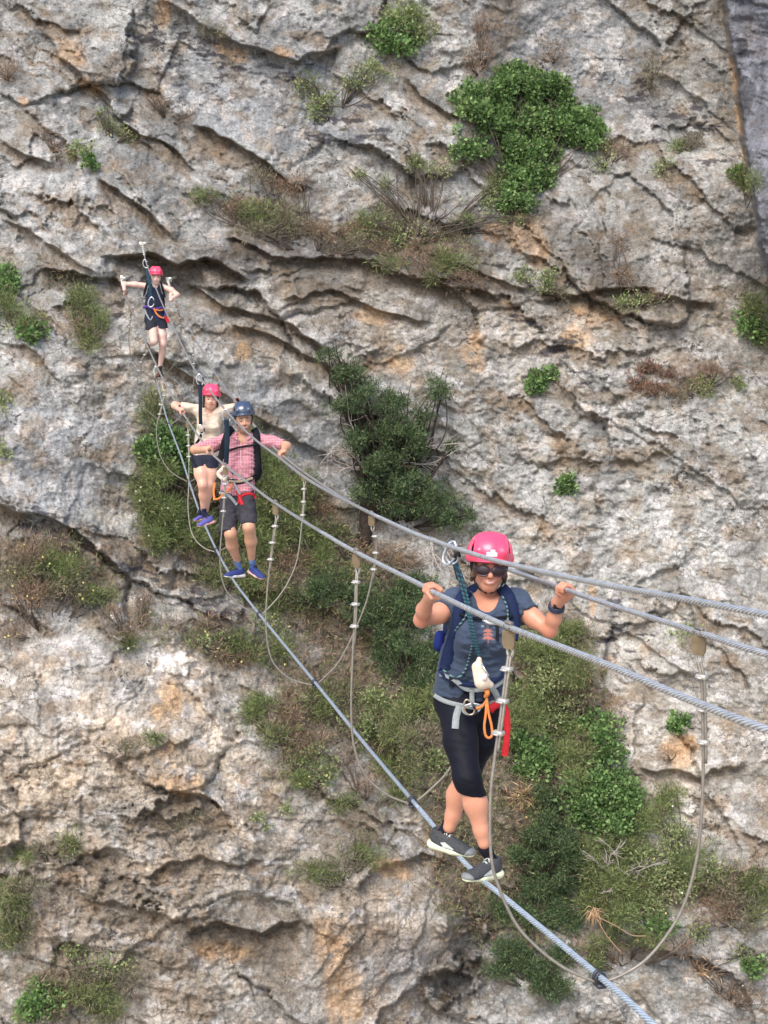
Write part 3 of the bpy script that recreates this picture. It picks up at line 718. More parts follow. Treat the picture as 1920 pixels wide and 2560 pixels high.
# lower left
bush("dry_shrub", "wide dry brown bush with yellow flowers on the left ledge", "shrub", None, ['dry','grey','broom'],
  [(60,1190,60,34),(40,1240,50,40),(120,1230,60,40),(60,1300,60,44),(160,1270,60,36),(200,1290,46,26),(20,1360,30,40)], dens=.8, out=.5, flowers=(FL_Y, 9))
bush("dry_shrub", "dry plants at the top edge of the pale boulder", "shrub", None, ['dry','dry','broom'], [(270,1360,44,26),(320,1300,34,20),(285,1390,30,20),(240,1330,34,18)], dens=.7, flowers=(FL_W, 5))
bush("dry_shrub", "straw coloured and green scrub under the man's rope stirrup", "shrub", None, ['dry','pale','broom'],
  [(480,1345,60,26),(450,1380,46,24),(540,1400,60,30),(500,1420,50,18),(590,1340,46,26),(610,1400,40,30)], dens=.75, flowers=(FL_Y, 5))
bush("broom_shrub", "green and brown scrub below the middle of the foot cable", "shrub", None, ['broom','dry','broom'],
  [(560,1530,50,24),(620,1560,50,34),(590,1590,50,24),(690,1500,40,24),(660,1600,50,30),(540,1545,30,20)], dens=.85, out=.45)
bush("broom_shrub", "yellow tipped bush on the edge of the lower rock", "shrub", None, ['pale','broom','pale'], [(680,1645,36,34),(655,1680,30,24),(710,1670,26,24),(640,1640,24,18)], dens=.9, flowers=(FL_Y, 4))
bush("broom_shrub", "wide feathery green bush behind the front climber's legs", "shrub", None, ['pale','broom','grey','broom'],
  [(800,1510,70,36),(860,1540,70,40),(900,1590,60,44),(840,1600,60,34),(790,1570,50,26),(930,1520,50,40),(740,1490,40,30),(880,1650,60,36),(940,1650,40,30),(700,1530,40,26)], dens=.9, out=.55)
bush("broom_shrub", "thin scrub low down left of the climber's shoes", "shrub", None, ['dry','broom'], [(800,1690,50,26),(860,1720,40,24),(750,1650,36,24),(740,1730,36,20)], dens=.55)
bush("grey_shrub", "grey green shrub rooted beneath the lower rock edge", "shrub", None, ['grey','broom'], [(770,1815,44,30),(800,1845,40,24),(740,1860,44,24),(690,1880,56,20),(710,1905,36,18)], dens=.8)
bush("herb_clump", "small yellow green herb on the lower brown rock", "plant", None, 'pale', [(562,1765,18,12),(618,1748,14,14),(580,1790,10,8)], dens=.9, stems=False)
bush("herb_clump", "dark herb strip on the brown overhang at the lower left", "plant", None, 'grey', [(420,1762,36,10),(375,1785,36,8)], dens=.9, stems=False)
bush("herb_clump", "flat green cushion on the sloping pale rock at the left", "plant", None, ['grey','broom'], [(290,1605,40,12),(330,1592,28,12),(265,1612,22,10)], dens=.9, stems=False)
bush("leafy_shrub", "dark shrub in the crack at the lower left", "shrub", None, ['broom','grey'], [(150,1820,22,28),(100,1835,44,16),(40,1850,36,16)], dens=.9)
bush("grey_shrub", "dark grey green bush on the left edge near the bottom", "shrub", None, ['broom','grey'], [(20,1930,36,50),(60,1915,40,34),(20,2000,34,40),(50,1975,30,30)], dens=.85, out=.45)
bush("leafy_shrub", "bright green bush in the bottom left corner", "shrub", None, ['leafy','pale'], [(85,2165,40,34),(60,2195,36,20),(110,2145,28,20)], dens=1.0)
bush("grey_shrub", "grey green straggling bush along the bottom left", "shrub", None, ['grey','pale','broom'], [(180,2100,60,40),(240,2090,50,28),(200,2160,60,34),(280,2120,40,30),(150,2060,44,20),(240,2180,40,26)], dens=.6, out=.4)
# lower right
bush("broom_shrub", "tall feathery green broom right behind the front climber", "shrub", None, ['broom','broom','pale'],
  [(1170,1400,60,40),(1225,1390,50,34),(1180,1460,70,50),(1240,1460,46,44),(1150,1530,60,50),(1210,1540,60,46),(1250,1370,30,24),(1100,1570,40,40)], dens=1.0, out=.6)
bush("dry_shrub", "brown dead broom between the green brooms and the right wall", "shrub", None, ['dry','dry','broom'], [(1262,1430,26,50),(1250,1500,36,40),(1190,1585,44,26),(1275,1540,20,30)], dens=.6)
bush("leafy_shrub", "bright green leafy bush beside the dark crevice", "shrub", None, ['leafy','broom'], [(1290,1580,46,34),(1250,1620,60,34),(1310,1625,34,30),(1230,1570,34,26)], dens=1.1, out=.45)
bush("leafy_shrub", "green bush with small leaves above the dark juniper", "shrub", None, ['leafy','leafy','broom'], [(1290,1690,60,40),(1350,1720,50,44),(1250,1680,50,30),(1330,1770,56,40),(1270,1740,50,34),(1390,1760,40,34),(1160,1640,50,34),(1130,1600,34,34)], dens=1.05, out=.5)
bush("grass_tuft", "grass tuft with pale yellow flower heads beside the climber's calf", "grass tuft", None, ['straw','pale'], [(1125,1722,22,22),(1140,1745,18,20)], dens=.8, stems=False, flowers=(FL_Y, 5))
j2 = bush("juniper_tree", "slender dark green juniper at the climber's feet", "tree", None, 'juniper',
  [(1180,1720,26,28),(1190,1770,40,30),(1160,1800,34,26),(1210,1820,42,34),(1230,1870,38,36),(1180,1850,34,30),(1220,1900,40,24),(1120,1850,36,18)], dens=1.15, out=.5, twig=M_BARK, lift=.15)
t_ = MB(); c_ = spline(P(np.array([1155,1165,1182,1188])*K, np.array([1960,1890,1810,1720])*K, np.array([23.75,23.7,23.7,23.8])), 8)
t_.tube(c_+np.cumsum(rng.normal(size=c_.shape)*.006, 0), np.linspace(.05, .015, len(c_)), 8); part("trunk", t_.mesh("trunk", M_BARK), j2)
j3 = bush("juniper_shrub", "broad yellow green juniper under the near end of the foot cable", "shrub", None, 'juniper',
  [(1165,1920,52,40),(1140,1970,50,34),(1200,1960,44,40),(1080,1960,34,24),(1230,1990,34,24)], dens=1.0, out=.5)
j4 = bush("juniper_shrub", "juniper at the bottom beside the dark crevice", "shrub", None, 'juniper',
  [(1110,2060,46,34),(1160,2090,56,40),(1190,2130,44,30),(1080,2090,34,24),(1210,2060,30,24)], dens=1.0, out=.45)
r_ = bush("broom_shrub", "wide green bush with grey dead branches at the lower right", "shrub", None, ['broom','pale','broom'],
  [(1330,1830,60,40),(1390,1850,60,40),(1300,1890,70,50),(1360,1920,60,40),(1420,1900,50,40),(1280,1960,60,34),(1340,1980,50,34),(1420,1960,44,30),(1250,1850,34,40)], dens=.95, out=.55, flowers=(FL_Y, 2))
twigs(r_, "dead_branch", M_DEAD, (1330,1910), [(1290,1810),(1350,1820),(1310,1840),(1260,1840),(1390,1870),(1440,1860),(1300,1930)], .012, sub=9, seed=13, out=.6)
bush("pale_shrub", "pale green bush climbing the bright rock at the lower right", "shrub", None, ['pale','broom'], [(1450,1800,50,50),(1500,1850,50,44),(1480,1910,50,40),(1430,1720,44,30),(1540,1880,30,30)], dens=.75, out=.4, flowers=(FL_W, 3))
bush("grey_shrub", "grey green scrub at the right edge above the bottom corner", "shrub", None, ['grey','broom','dry'], [(1570,1930,60,36),(1620,1900,44,34),(1540,1970,50,30),(1600,1990,50,34),(1650,1950,30,40)], dens=.75, out=.4)
bush("broom_shrub", "brown and green scrub around the straw coloured palm tuft", "shrub", None, ['dry','broom','dry','broom'], [(1240,2060,30,30),(1300,2040,40,24),(1340,2060,40,24),(1400,2020,50,24),(1490,2050,34,24),(1290,2080,34,22)], dens=.6)
bush("leafy_shrub", "bright herb spreading on the rock at the bottom right", "shrub", None, ['pale','leafy'], [(1290,1950,34,16),(1410,1995,44,22),(1500,2010,30,20),(1630,2085,30,20),(1600,2060,24,14)], dens=.9)
bush("dry_shrub", "thin brown grass across the bottom right corner", "shrub", "dry brown shrubs on the rock", ['dry','straw'], [(1580,2130,50,24),(1520,2100,40,20),(1620,2160,40,20)], dens=.4, flowers=(FL_W, 3))
# low growth nobody could count, over the earthy parts of the wall
gy_, gx_ = np.nonzero((soil > .45) & (X > -300) & (X < 2200) & (Y > -200) & (Y < 2750))
b = MB(); nn = 5200; k = rng.integers(0, len(gy_), nn)
cen = P(gx[gx_[k]], gy[gy_[k]], D[gy_[k], gx_[k]] - .05)
q3 = nn//3
leaves(b, 36000, cen[:q3], .11, 'dry', .10, .10); leaves(b, 30000, cen[q3:2*q3], .11, 'broom', .085, .14); leaves(b, 18000, cen[2*q3:], .10, 'grey', .08, .16)
gc_ = link("ground_cover", b.mesh("ground_cover", M_LEAF, False, True)); tag(gc_, "low dry herbs and grass covering the earthy ledges of the wall", "ground cover", kind='stuff')
# dead palm tuft with stalks
root = empty("dead_palm", P(1275*K, 1985*K, wall(1275*K, 1985*K)-.1), "straw coloured dead palm tuft with long dry stalks", "plant")
t_ = MB(); r2 = np.random.default_rng(4); c0 = P(1280*K, 1972*K, wall(1280*K, 1972*K)-.45)
for i in range(46):
    a = r2.normal(0, .75); L = .12+.2*r2.random(); dv = np.array([math.sin(a)*.8, r2.normal()*.3, -abs(math.cos(a))])
    q = np.linspace(0, 1, 6)[:, None]; t_.tube(c0 + r2.normal(size=3)*.03 + dv*L*q + np.array([0, -.05, .10])*np.sin(q*math.pi), np.linspace(.008, .003, 6), 4)
part("frond", t_.mesh("frond", mat("straw", (.50,.33,.20), .8, var=.3, scale=15)), root)
t_ = MB()
for pts in ([(1290,1980),(1330,2000),(1365,2020),(1395,2022)], [(1290,1985),(1310,2020),(1345,2062)]):
    q = spline([P(x*K, y*K, 22.9) for x, y in pts], 6); t_.tube(q, .010, 5)
part("stalk", t_.mesh("stalk", mat("dry_stalk", (.30,.20,.13), .8, var=.3)), root)
rng = np.random.default_rng(7)
# ------------------------------------------------------------------ cables
def cable_mat(name, col, rough, metal, attr=False):
    return mat(name, col, rough, metal, var=.22, scale=40, bump=.25, bscale=220, bdist=.001, attr=attr)
M_STEEL = cable_mat("galvanised_cable", (.50, .50, .50), .36, .7, True)
M_STEELB = cable_mat("blue_grey_cable", (.40, .46, .53), .45, .45, True)
M_ROPE = cable_mat("thin_wire_rope", (.24, .215, .18), .5, .45)
M_CLIP = mat("zinc_clamp", (.50, .48, .43), .4, .5, var=.2, scale=60)
M_PLATE = mat("tan_plate", (.19, .145, .09), .65, .15, var=.25, scale=30)
M_DARKM = mat("dark_steel", (.05, .055, .065), .45, .6)

def centre_d(px, a=2.15): return a/((px-960)/F0+.262)
def path(rows, a):
    """rows (px, py) or (px, py, d)"""
    return [(r[0], r[1], r[2] if len(r) > 2 else centre_d(r[0], a)) for r in rows]
TOP = path([(356,613,22.9),(365,655,22.3),(381,698,21.6),(407,762,20.3),(434,818,19.2),(474,901,17.5),(502,946,16.5),(568,1030,14.4),(630,1092,12.8),(698,1144,11.5),(800,1217,9.9),
  (1007,1321,7.72),(1099,1357,6.98),(1180,1384,6.45),(1271,1410,6.02),(1500,1460),(1713,1498),(1920,1538),(2300,1612)], 2.15)
FOOT = path([(385,925,22.7),(394,960,21.9),(408,1014),(422,1060),(454,1144),(472,1201),(495,1269),(517,1323),(541,1374),(574,1434),(620,1500),(787,1705),(909,1856),(1030,2000),
  (1094,2077),(1148,2142),(1211,2205),(1259,2242),(1498,2441),(1631,2560),(1900,2830)], 2.15)
LEFT = path([(304,701,22.9),(313,735,22.0),(327,771,21.3),(349,816,20.2),(367,861,19.3),(403,938,17.8),(428,985,16.8),(456,1031,15.75),(503,1100,14.3),(529,1133,13.5),(563,1164),(630,1215),(687,1257),(800,1328),
  (891,1381),(1048,1460),(1072,1474),(1099,1488),(1265,1565),(1500,1655),(1712,1745),(1920,1826),(2500,2030)], 1.85)
RIGHT = path([(420,702,22.9),(434,742,21.8),(480,832,19.6),(517,900,17.8),(552,954,16.6),(587,1000,15.4),(645,1075,14.3),(703,1136,13.5),(800,1208,12.0),(926,1284),(1070,1345),(1274,1425),(1392,1465),
  (1412,1473),(1500,1504),(1748,1582),(1920,1637),(2400,1775)], 2.5)

def cable(name, rows, m, rad, label, group, near=8.5, lay=.135, lobes=6):
    c = spline(rows, 10); pts = P(c[:, 0], c[:, 1], c[:, 2]); dd = c[:, 2]
    root = empty(name, pts[0], label, "steel cable", group)
    far = dd > near; k = int(far.sum()); tb = MB(); BC = (.38,.44,.50) if m is M_STEELB else (.50,.50,.50); tb.tube(pts[:k+1], rad, 10, c=np.array(BC)*.85)
    q = pts[k:]; L = np.concatenate([[0], np.cumsum(np.linalg.norm(np.diff(q, axis=0), axis=1))])
    n = int(L[-1]/.0028); s = np.linspace(0, L[-1], n)
    from_ = np.stack([np.interp(s, L, q[:, i]) for i in range(3)], -1)
    # the interpolation is piecewise straight: round its corners off
    for i in range(3): from_[:, i] = np.convolve(np.pad(from_[:, i], 30, 'reflect', reflect_type='odd'), np.ones(61)/61, 'valid')
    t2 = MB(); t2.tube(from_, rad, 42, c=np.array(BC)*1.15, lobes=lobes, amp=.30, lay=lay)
    me = MB(); me.v = tb.v + t2.v; me.c = tb.c + t2.c; me.q = tb.q + [x + tb.n for x in t2.q]; me.t = tb.t + [x + tb.n for x in t2.t]
    part("strand", me.mesh("strand", m, True, True), root)
    # anchor end: thimble, clamps and eye bolt in the rock
    a = pts[0]; d = pts[3]-pts[0]; d /= np.linalg.norm(d)
    for k in range(5):
        an = MB()
        p = a + d*(.06+.085*k); an.box(p, np.array([[.020,0,0],[0,.016,0],[0,0,.012]]), bev=.005)
        part("clamp", an.mesh("clamp", M_CLIP), root)
    an = MB(); an.tube([a, a + (0,.25,.03), a + (0,.9,.06)], .016, 8)
    an.box(a+(0,.22,.02), np.array([[.028,0,0],[0,.008,0],[0,0,.04]]), bev=.008)
    part("eye_bolt", an.mesh("eye_bolt", M_CLIP), root)
    return root, c
top_o, TOPC = cable("safety_cable", TOP, M_STEEL, .0102, "uppermost steel cable, over the climbers' heads, with their lanyards clipped to it", "cables of the rope bridge")
foot_o, FOOTC = cable("foot_cable", FOOT, M_STEELB, .0112, "lowest blue grey cable that all the climbers stand on", "cables of the rope bridge", near=7.5)
left_o, LEFTC = cable("hand_cable", LEFT, M_STEEL, .0105, "hand rail cable crossing in front of the nearest climber's chest", "cables of the rope bridge")
right_o, RIGHTC = cable("hand_cable", RIGHT, M_STEEL, .0105, "hand rail cable passing behind the nearest pink helmet to her outstretched hand", "cables of the rope bridge")

def near_on(C, px):
    i = int(np.argmin(np.abs(C[:, 0]-px))); i = min(max(i, 1), len(C)-2)
    j = i+1 if C[i, 0] < px else i-1; t = (px-C[i, 0])/(C[j, 0]-C[i, 0]+1e-9)
    r = C[i]*(1-t)+C[j]*t; return P(*r), r
def dir_on(C, px):
    a, _ = near_on(C, px-14); b, _ = near_on(C, px+14); v = b-a; return v/np.linalg.norm(v)

def stirrup(label, lp, cp, rp, lpts, rpts, clips=3):
    """a thin wire rope hung from both hand rails and clamped under the foot cable"""
    cpos, cr = near_on(FOOTC, cp); dL = dR = cr[2]
    root = empty("rope_stirrup", cpos, label, "hanging rope", "wire rope stirrups joining the hand rails to the foot cable")
    rope = MB(); lowc = np.array(cpos) + (0, 0, -.028)
    sc = cr[2]
    def side(C, hp, pts):
        hpos, hr = near_on(C, hp); t = dir_on(C, hp)
        n = len(pts); dd = np.linspace(hr[2], cr[2], n+2)
        row = [P(x, y, q) for (x, y), q in zip(pts, dd[1:-1])]
        top = np.array(hpos) + (0, 0, -.110)
        c = spline([top] + row + [lowc], 9); rope.tube(c, .0062, 8)
        # plate under the rail
        pl = MB(); s = np.cross(t, (0, 0, 1.)); s /= np.linalg.norm(s); u = np.array([0, 0, 1.])
        h = np.array([t[0], t[1], 0.]); h /= np.linalg.norm(h)
        ax = h if abs(h[0]) > .5 else np.array([.75, -.66, 0])
        pc = np.array(hpos) + (0, 0, -.072); nrm = np.cross(ax, u)
        prof = [(-.029,.058),(.029,.058),(.028,.004),(.019,-.012),(-.019,-.012),(-.028,.004)]
        v = [pc + ax*x*1. + u*z + nrm*e for e in (-.004, .004) for x, z in prof]
        pl.add(v, [[i, (i+1) % 6, (i+1) % 6+6, i+6] for i in range(6)] + [[0,5,4,3],[0,3,2,1],[6,7,8,9],[6,9,10,11]])
        p_ = part("plate", pl.mesh("plate", M_PLATE, False), root)
        cl = MB(); cl.tube([hpos + t*.028 + u*.0 - nrm*.014, hpos + t*.028 + u*.019, hpos + t*.028 + nrm*.014], .006, 6); cl.tube([hpos - t*.028 - nrm*.014, hpos - t*.028 + u*.019, hpos - t*.028 + nrm*.014], .006, 6)
        cl.box(hpos + u*.018, np.array([t*.034, nrm*.012, u*.005]), bev=.003)
        part("u_bolt", cl.mesh("u_bolt", M_ROPE), p_)
        sh = MB(); a = np.linspace(0, 2*math.pi, 17)
        sh.tube([top + (0, 0, .022) + ax*math.cos(q)*.013 + u*math.sin(q)*.034 - nrm*.010 for q in a], .0055, 6, caps=False)
        part("thimble", sh.mesh("thimble", M_CLIP), root)
        L = np.concatenate([[0], np.cumsum(np.linalg.norm(np.diff(c, axis=0), axis=1))])
        for k in range(clips):
            s0 = .055 + .12*k; q = np.array([np.interp(s0, L, c[:, i]) for i in range(3)])
            m_ = MB(); m_.box(q, np.array([ax*.021, nrm*.012, u*.010]), bev=.005)
            m_.box(q + ax*.012 - nrm*.010, np.array([ax*.007, nrm*.010, u*.008]), bev=.003); m_.box(q - ax*.012 - nrm*.010, np.array([ax*.007, nrm*.010, u*.008]), bev=.003)
            m_.tube([q - ax*.012 + nrm*.006, q - ax*.012 + nrm*.022, q + ax*.012 + nrm*.022, q + ax*.012 + nrm*.006], .004, 6)
            part("clamp", m_.mesh("clamp", M_CLIP), root)
        # dead tail of the rope beside the live one
        i1 = np.searchsorted(L, .36); tail = c[:i1+1] + ax*.011; rope.tube(tail, .0058, 6)
    side(LEFTC, lp, lpts); side(RIGHTC, rp, rpts)
    part("rope", rope.mesh("rope", M_ROPE), root)
    fc = MB(); t = dir_on(FOOTC, cp)
    n_ = np.cross(t, (0, 0, 1.)); n_ /= np.linalg.norm(n_); b_ = np.cross(n_, t)
    for e in (-.012, .012):
        a = np.linspace(0, 2*math.pi, 15); fc.tube([cpos + t*e + n_*math.cos(q)*.018 + b_*(math.sin(q)*.024-.008) for q in a], .007, 6, caps=False)
    fc.box(cpos - b_*.03, np.array([t*.03, n_*.018, b_*.008]), bev=.004)
    part("foot_clamp", fc.mesh("foot_clamp", M_DARKM), root)
    return root

stirrup("nearest rope loop, hanging before the nearest climber's legs, clamped near the photo's bottom", 1272, 1498, 1748,
  [(1266,1677),(1257,1746),(1250,1800),(1236,1901),(1226,2000),(1227,2127),(1241,2200),(1284,2300),(1336,2362),(1411,2420)],
  [(1754,1700),(1757,1800),(1758,1920),(1754,2036),(1741,2151),(1712,2256),(1672,2331),(1614,2400),(1550,2440)])
stirrup("second nearest rope loop, its left rope just left of the nearest climber", 891, 1030, 1205,
  [(889,1465),(888,1510),(882,1640),(878,1760),(884,1860),(912,1935),(965,1985)],
  [(1203,1500),(1200,1600),(1190,1720),(1165,1830),(1125,1920),(1080,1970)])
stirrup("rope loop hanging clear between the checked shirt man and the nearest climber", 689, 787, 929,
  [(684,1335),(679,1370),(668,1480),(665,1570),(680,1650),(725,1696)],
  [(938,1345),(937,1400),(920,1490),(890,1570),(850,1650),(815,1690)])
stirrup("rope loop hanging down from the waist of the man in the checked shirt", 563, 648, 759,
  [(560,1239),(556,1307),(550,1388),(554,1442),(568,1480),(600,1512)],
  [(759,1230),(758,1260),(752,1334),(742,1402),(720,1456),(690,1500)])
stirrup("rope loop clamped to the foot cable at the height of the man's shins", 469, 541, 610,
  [(472,1150),(472,1212),(470,1266),(476,1320),(489,1350),(514,1372)],
  [(612,1150),(612,1220),(608,1290),(590,1340),(565,1368)])
stirrup("rope loop clamped beside the bare knees of the young woman in cream", 412, 472, 540,
  [(400,1030),(392,1065),(392,1095),(402,1142),(428,1180)],
  [(541,1030),(540,1090),(528,1150),(505,1185)])
stirrup("thin rope loop clamped to the foot cable below the farthest climber's feet", 366, 422, 482,
  [(352,905),(344,950),(346,990),(362,1020),(392,1046)],
  [(484,900),(484,960),(470,1010),(448,1045)])
stirrup("farthest rope loop, hanging from the rails beside the farthest climber's hips", 324, 391, 441,
  [(326,790),(322,850),(330,895),(350,925),(372,940)],
  [(448,790),(452,840),(445,890),(425,925),(405,942)])
# ------------------------------------------------------------------ soft bodies: smooth union of tapered shapes, then a surface net
class Vol:
    def __init__(s, lo, hi, h):
        s.h = h; s.lo = np.asarray(lo, float); s.n = np.ceil((np.asarray(hi)-s.lo)/h).astype(int)+1
        s.f = np.full(s.n, 9., np.float32)
    def _win(s, lo, hi):
        a = np.clip(np.floor((lo-s.lo)/s.h).astype(int), 0, s.n); b = np.clip(np.ceil((hi-s.lo)/s.h).astype(int)+1, 0, s.n)
        if (b <= a).any(): return None, None
        g = np.meshgrid(*[s.lo[i]+s.h*np.arange(a[i], b[i]) for i in range(3)], indexing='ij', sparse=True)
        return np.s_[a[0]:b[0], a[1]:b[1], a[2]:b[2]], [q.astype(np.float32) for q in g]
    def _mix(s, w, d, k, op):
        c = s.f[w]
        if op == 'add':
            if k > 0:
                h = np.maximum(k-np.abs(c-d), 0)/k; s.f[w] = np.minimum(c, d)-h*h*k*.25
            else: s.f[w] = np.minimum(c, d)
        elif op == 'cut':
            d = -d; h = np.maximum(k-np.abs(c-d), 0)/k if k > 0 else 0; s.f[w] = np.maximum(c, d)+h*h*k*.25
        else: s.f[w] = np.maximum(c, d)
    def cone(s, a, b, ra, rb, k=.02, op='add', flat=None):
        """tapered capsule; flat = (axis, factor) squashes it along an axis"""
        a = np.asarray(a, float); b = np.asarray(b, float); m = max(ra, rb)+k+3*s.h
        w, g = s._win(np.minimum(a, b)-m, np.maximum(a, b)+m)
        if w is None: return
        ab = b-a; L2 = max(ab@ab, 1e-9)
        p = [g[i]-a[i] for i in range(3)]
        t = np.clip((p[0]*ab[0]+p[1]*ab[1]+p[2]*ab[2])/L2, 0, 1)
        q = [p[i]-t*ab[i] for i in range(3)]
        r2 = q[0]**2+q[1]**2+q[2]**2
        if flat is not None:
            ax, fa = flat; e = q[0]*ax[0]+q[1]*ax[1]+q[2]*ax[2]; r2 = r2+e*e*(fa*fa-1)
        s._mix(w, np.sqrt(r2)-(ra+(rb-ra)*t), k, op)
    def ell(s, c, R, rad, k=.02, op='add'):
        c = np.asarray(c, float); rad = np.asarray(rad, float); m = rad.max()+k+3*s.h
        w, g = s._win(c-m, c+m)
        if w is None: return
        p = [g[i]-c[i] for i in range(3)]; k0 = 0; k1 = 0
        for i in range(3):
            e = (p[0]*R[i][0]+p[1]*R[i][1]+p[2]*R[i][2])/rad[i]; k0 = k0+e*e; k1 = k1+(e/rad[i])**2
        k0 = np.sqrt(k0); k1 = np.sqrt(k1)+1e-9
        s._mix(w, k0*(k0-1)/k1, k, op)
    def plane(s, p, n, lo=None, hi=None, k=0):
        """throw away the side the normal points to (inside a box if given)"""
        n = np.asarray(n, float); n = n/np.linalg.norm(n)
        w, g = s._win(s.lo if lo is None else np.asarray(lo), s.lo+s.n*s.h if hi is None else np.asarray(hi))
        d = (g[0]-p[0])*n[0]+(g[1]-p[1])*n[1]+(g[2]-p[2])*n[2]
        s.f[w] = np.maximum(s.f[w], d)
    def net(s):
        f = s.f; ins = f < 0; h = s.h
        core = ins[:-1,:-1,:-1].astype(np.int8)
        cnt = sum(ins[i:f.shape[0]-1+i, j:f.shape[1]-1+j, k:f.shape[2]-1+k].astype(np.int8) for i in (0,1) for j in (0,1) for k in (0,1))
        act = (cnt > 0) & (cnt < 8); ci = np.argwhere(act)
        vid = np.full(act.shape, -1, np.int32); vid[act] = np.arange(len(ci))
        c8 = np.array([(i,j,k) for i in (0,1) for j in (0,1) for k in (0,1)])
        fv = np.stack([f[ci[:,0]+c[0], ci[:,1]+c[1], ci[:,2]+c[2]] for c in c8], 1)
        acc = np.zeros((len(ci), 3)); num = np.zeros(len(ci))
        for a in range(8):
            for b in range(a+1, 8):
                if np.abs(c8[a]-c8[b]).sum() != 1: continue
                m = (fv[:,a] < 0) != (fv[:,b] < 0); t = fv[:,a]/(fv[:,a]-fv[:,b]+1e-12); t = np.where(m, t, 0)
                acc += np.where(m[:,None], c8[a]+(c8[b]-c8[a])*t[:,None], 0); num += m
        v = s.lo+(ci+acc/num[:,None])*h
        F = []
        for ax in range(3):
            o = [q for q in range(3) if q != ax]
            sh = [slice(1, -1)]*3; sa = list(sh); sb = list(sh); sa[ax] = slice(0, -1); sb[ax] = slice(1, None)
            A = ins[tuple(sa)]; B = ins[tuple(sb)]; e = np.argwhere(A != B)
            if not len(e): continue
            base = e.copy(); base[:, o[0]] += 1; base[:, o[1]] += 1
            def cell(d0, d1):
                q = base.copy(); q[:, o[0]] += d0; q[:, o[1]] += d1
                return vid[q[:,0], q[:,1], q[:,2]]
            qd = np.stack([cell(-1,-1), cell(0,-1), cell(0,0), cell(-1,0)], 1)
            fl = A[e[:,0], e[:,1], e[:,2]]
            if ax == 1: fl = ~fl
            qd = np.where(fl[:,None], qd, qd[:, ::-1]); F.append(qd)
        F = np.concatenate(F); F = F[(F >= 0).all(1)]
        A, B, C_ = v[F[:,0]], v[F[:,1]], v[F[:,2]]
        if (np.cross(B-A, C_-A)*(A-v.mean(0))).sum() < 0: F = F[:, ::-1].copy()
        return v, F

def body_mesh(name, v, F, m, colf=None, relax=1, wr=None):
    if relax:
        e = np.concatenate([F[:, [0,1]], F[:, [1,2]], F[:, [2,3]], F[:, [3,0]]]); 
        for _ in range(relax):
            a = np.zeros_like(v); n = np.zeros(len(v)); np.add.at(a, e[:,0], v[e[:,1]]); np.add.at(n, e[:,0], 1)
            np.add.at(a, e[:,1], v[e[:,0]]); np.add.at(n, e[:,1], 1); v = v*.5+.5*a/np.maximum(n, 1)[:,None]
    if wr is not None: v = v + wr(v)
    me = np_mesh(name, v, F, m, None if colf is None else colf(v), True)
    return me

def folds(scale, amp, dirv=(0,0,1), seed=0):
    """soft cloth folds running across dirv"""
    def f(v):
        x, y, z = v[:,0]/scale, v[:,1]/scale, v[:,2]/scale
        a = perlin(x+y*.6+3+seed, z*2.4+.5*np.sin(x*1.3), seed)+.5*perlin(x*2.1-y, z*4.1+x*1.2, seed+3)
        return np.stack([.35*a, -1.0*a, .25*a], -1)*amp
    return f

def tree_of(v, F):
    return BVHTree.FromPolygons([tuple(q) for q in v.tolist()], F.tolist(), all_triangles=False)

def hit(bv, px, py, dflt=None):
    d = P(px, py, 1.0); r = bv.ray_cast(Vector((0,0,0)), Vector(d).normalized())
    if r[0] is None: return dflt
    return proj(np.array(r[0]))[2]

def strap(bvs, pts, w, name, m, parent, off=.006, thick=.003, n=6, dflt=None, label=None):
    """flat webbing lying over the given surfaces; pts (x, y[, depth]) as seen, w in metres"""
    c = spline([(q[0], q[1]) for q in pts], n); dd = []
    for x, y in c:
        h = [hit(b, x, y) for b in bvs]; h = [q for q in h if q is not None]
        dd.append(min(h) if h else np.nan)
    dd = np.array(dd, float)
    if len(pts[0]) > 2:
        ex = spline([(q[2], 0) for q in pts], n)[:, 0]; dd = np.where(np.isnan(dd), ex, np.minimum(dd, ex+.02) if False else dd)
    if np.isnan(dd).all(): dd[:] = dflt
    ok = ~np.isnan(dd); dd = np.interp(np.arange(len(dd)), np.where(ok)[0], dd[ok])
    dd = np.convolve(np.pad(dd, 2, 'edge'), np.ones(5)/5, 'valid'); dd = np.minimum(dd, np.interp(np.arange(len(dd)), np.where(ok)[0], dd[ok]) if False else dd)
    p = P(c[:,0], c[:,1], dd-off); t = np.gradient(p, axis=0); t /= np.linalg.norm(t, axis=1)[:,None]
    view = -p/np.linalg.norm(p, axis=1)[:,None]
    s = np.cross(t, view); s /= np.linalg.norm(s, axis=1)[:,None]; nn = np.cross(s, t); nn *= np.sign((nn*view).sum(1))[:,None]
    k = len(p); V = np.stack([p+s*w/2-nn*thick*.3, p+s*w/2*.9+nn*thick, p-s*w/2*.9+nn*thick, p-s*w/2-nn*thick*.3, p-nn*thick], 1).reshape(-1, 3)
    i = np.arange(k-1)[:,None]*5; j = np.arange(5)[None]; j2 = (j+1) % 5
    q = np.stack([i+j, i+j2, i+5+j2, i+5+j], -1).reshape(-1, 4)
    mb = MB(); mb.add(V, q, [[0,1,2],[0,2,3],[0,3,4],[(k-1)*5+2,(k-1)*5+1,(k-1)*5],[(k-1)*5+3,(k-1)*5+2,(k-1)*5],[(k-1)*5+4,(k-1)*5+3,(k-1)*5]])
    return part(name, mb.mesh(name, m), parent, label) if parent is not None else mb

def N3(v): v = np.asarray(v, float); return v/np.linalg.norm(v)

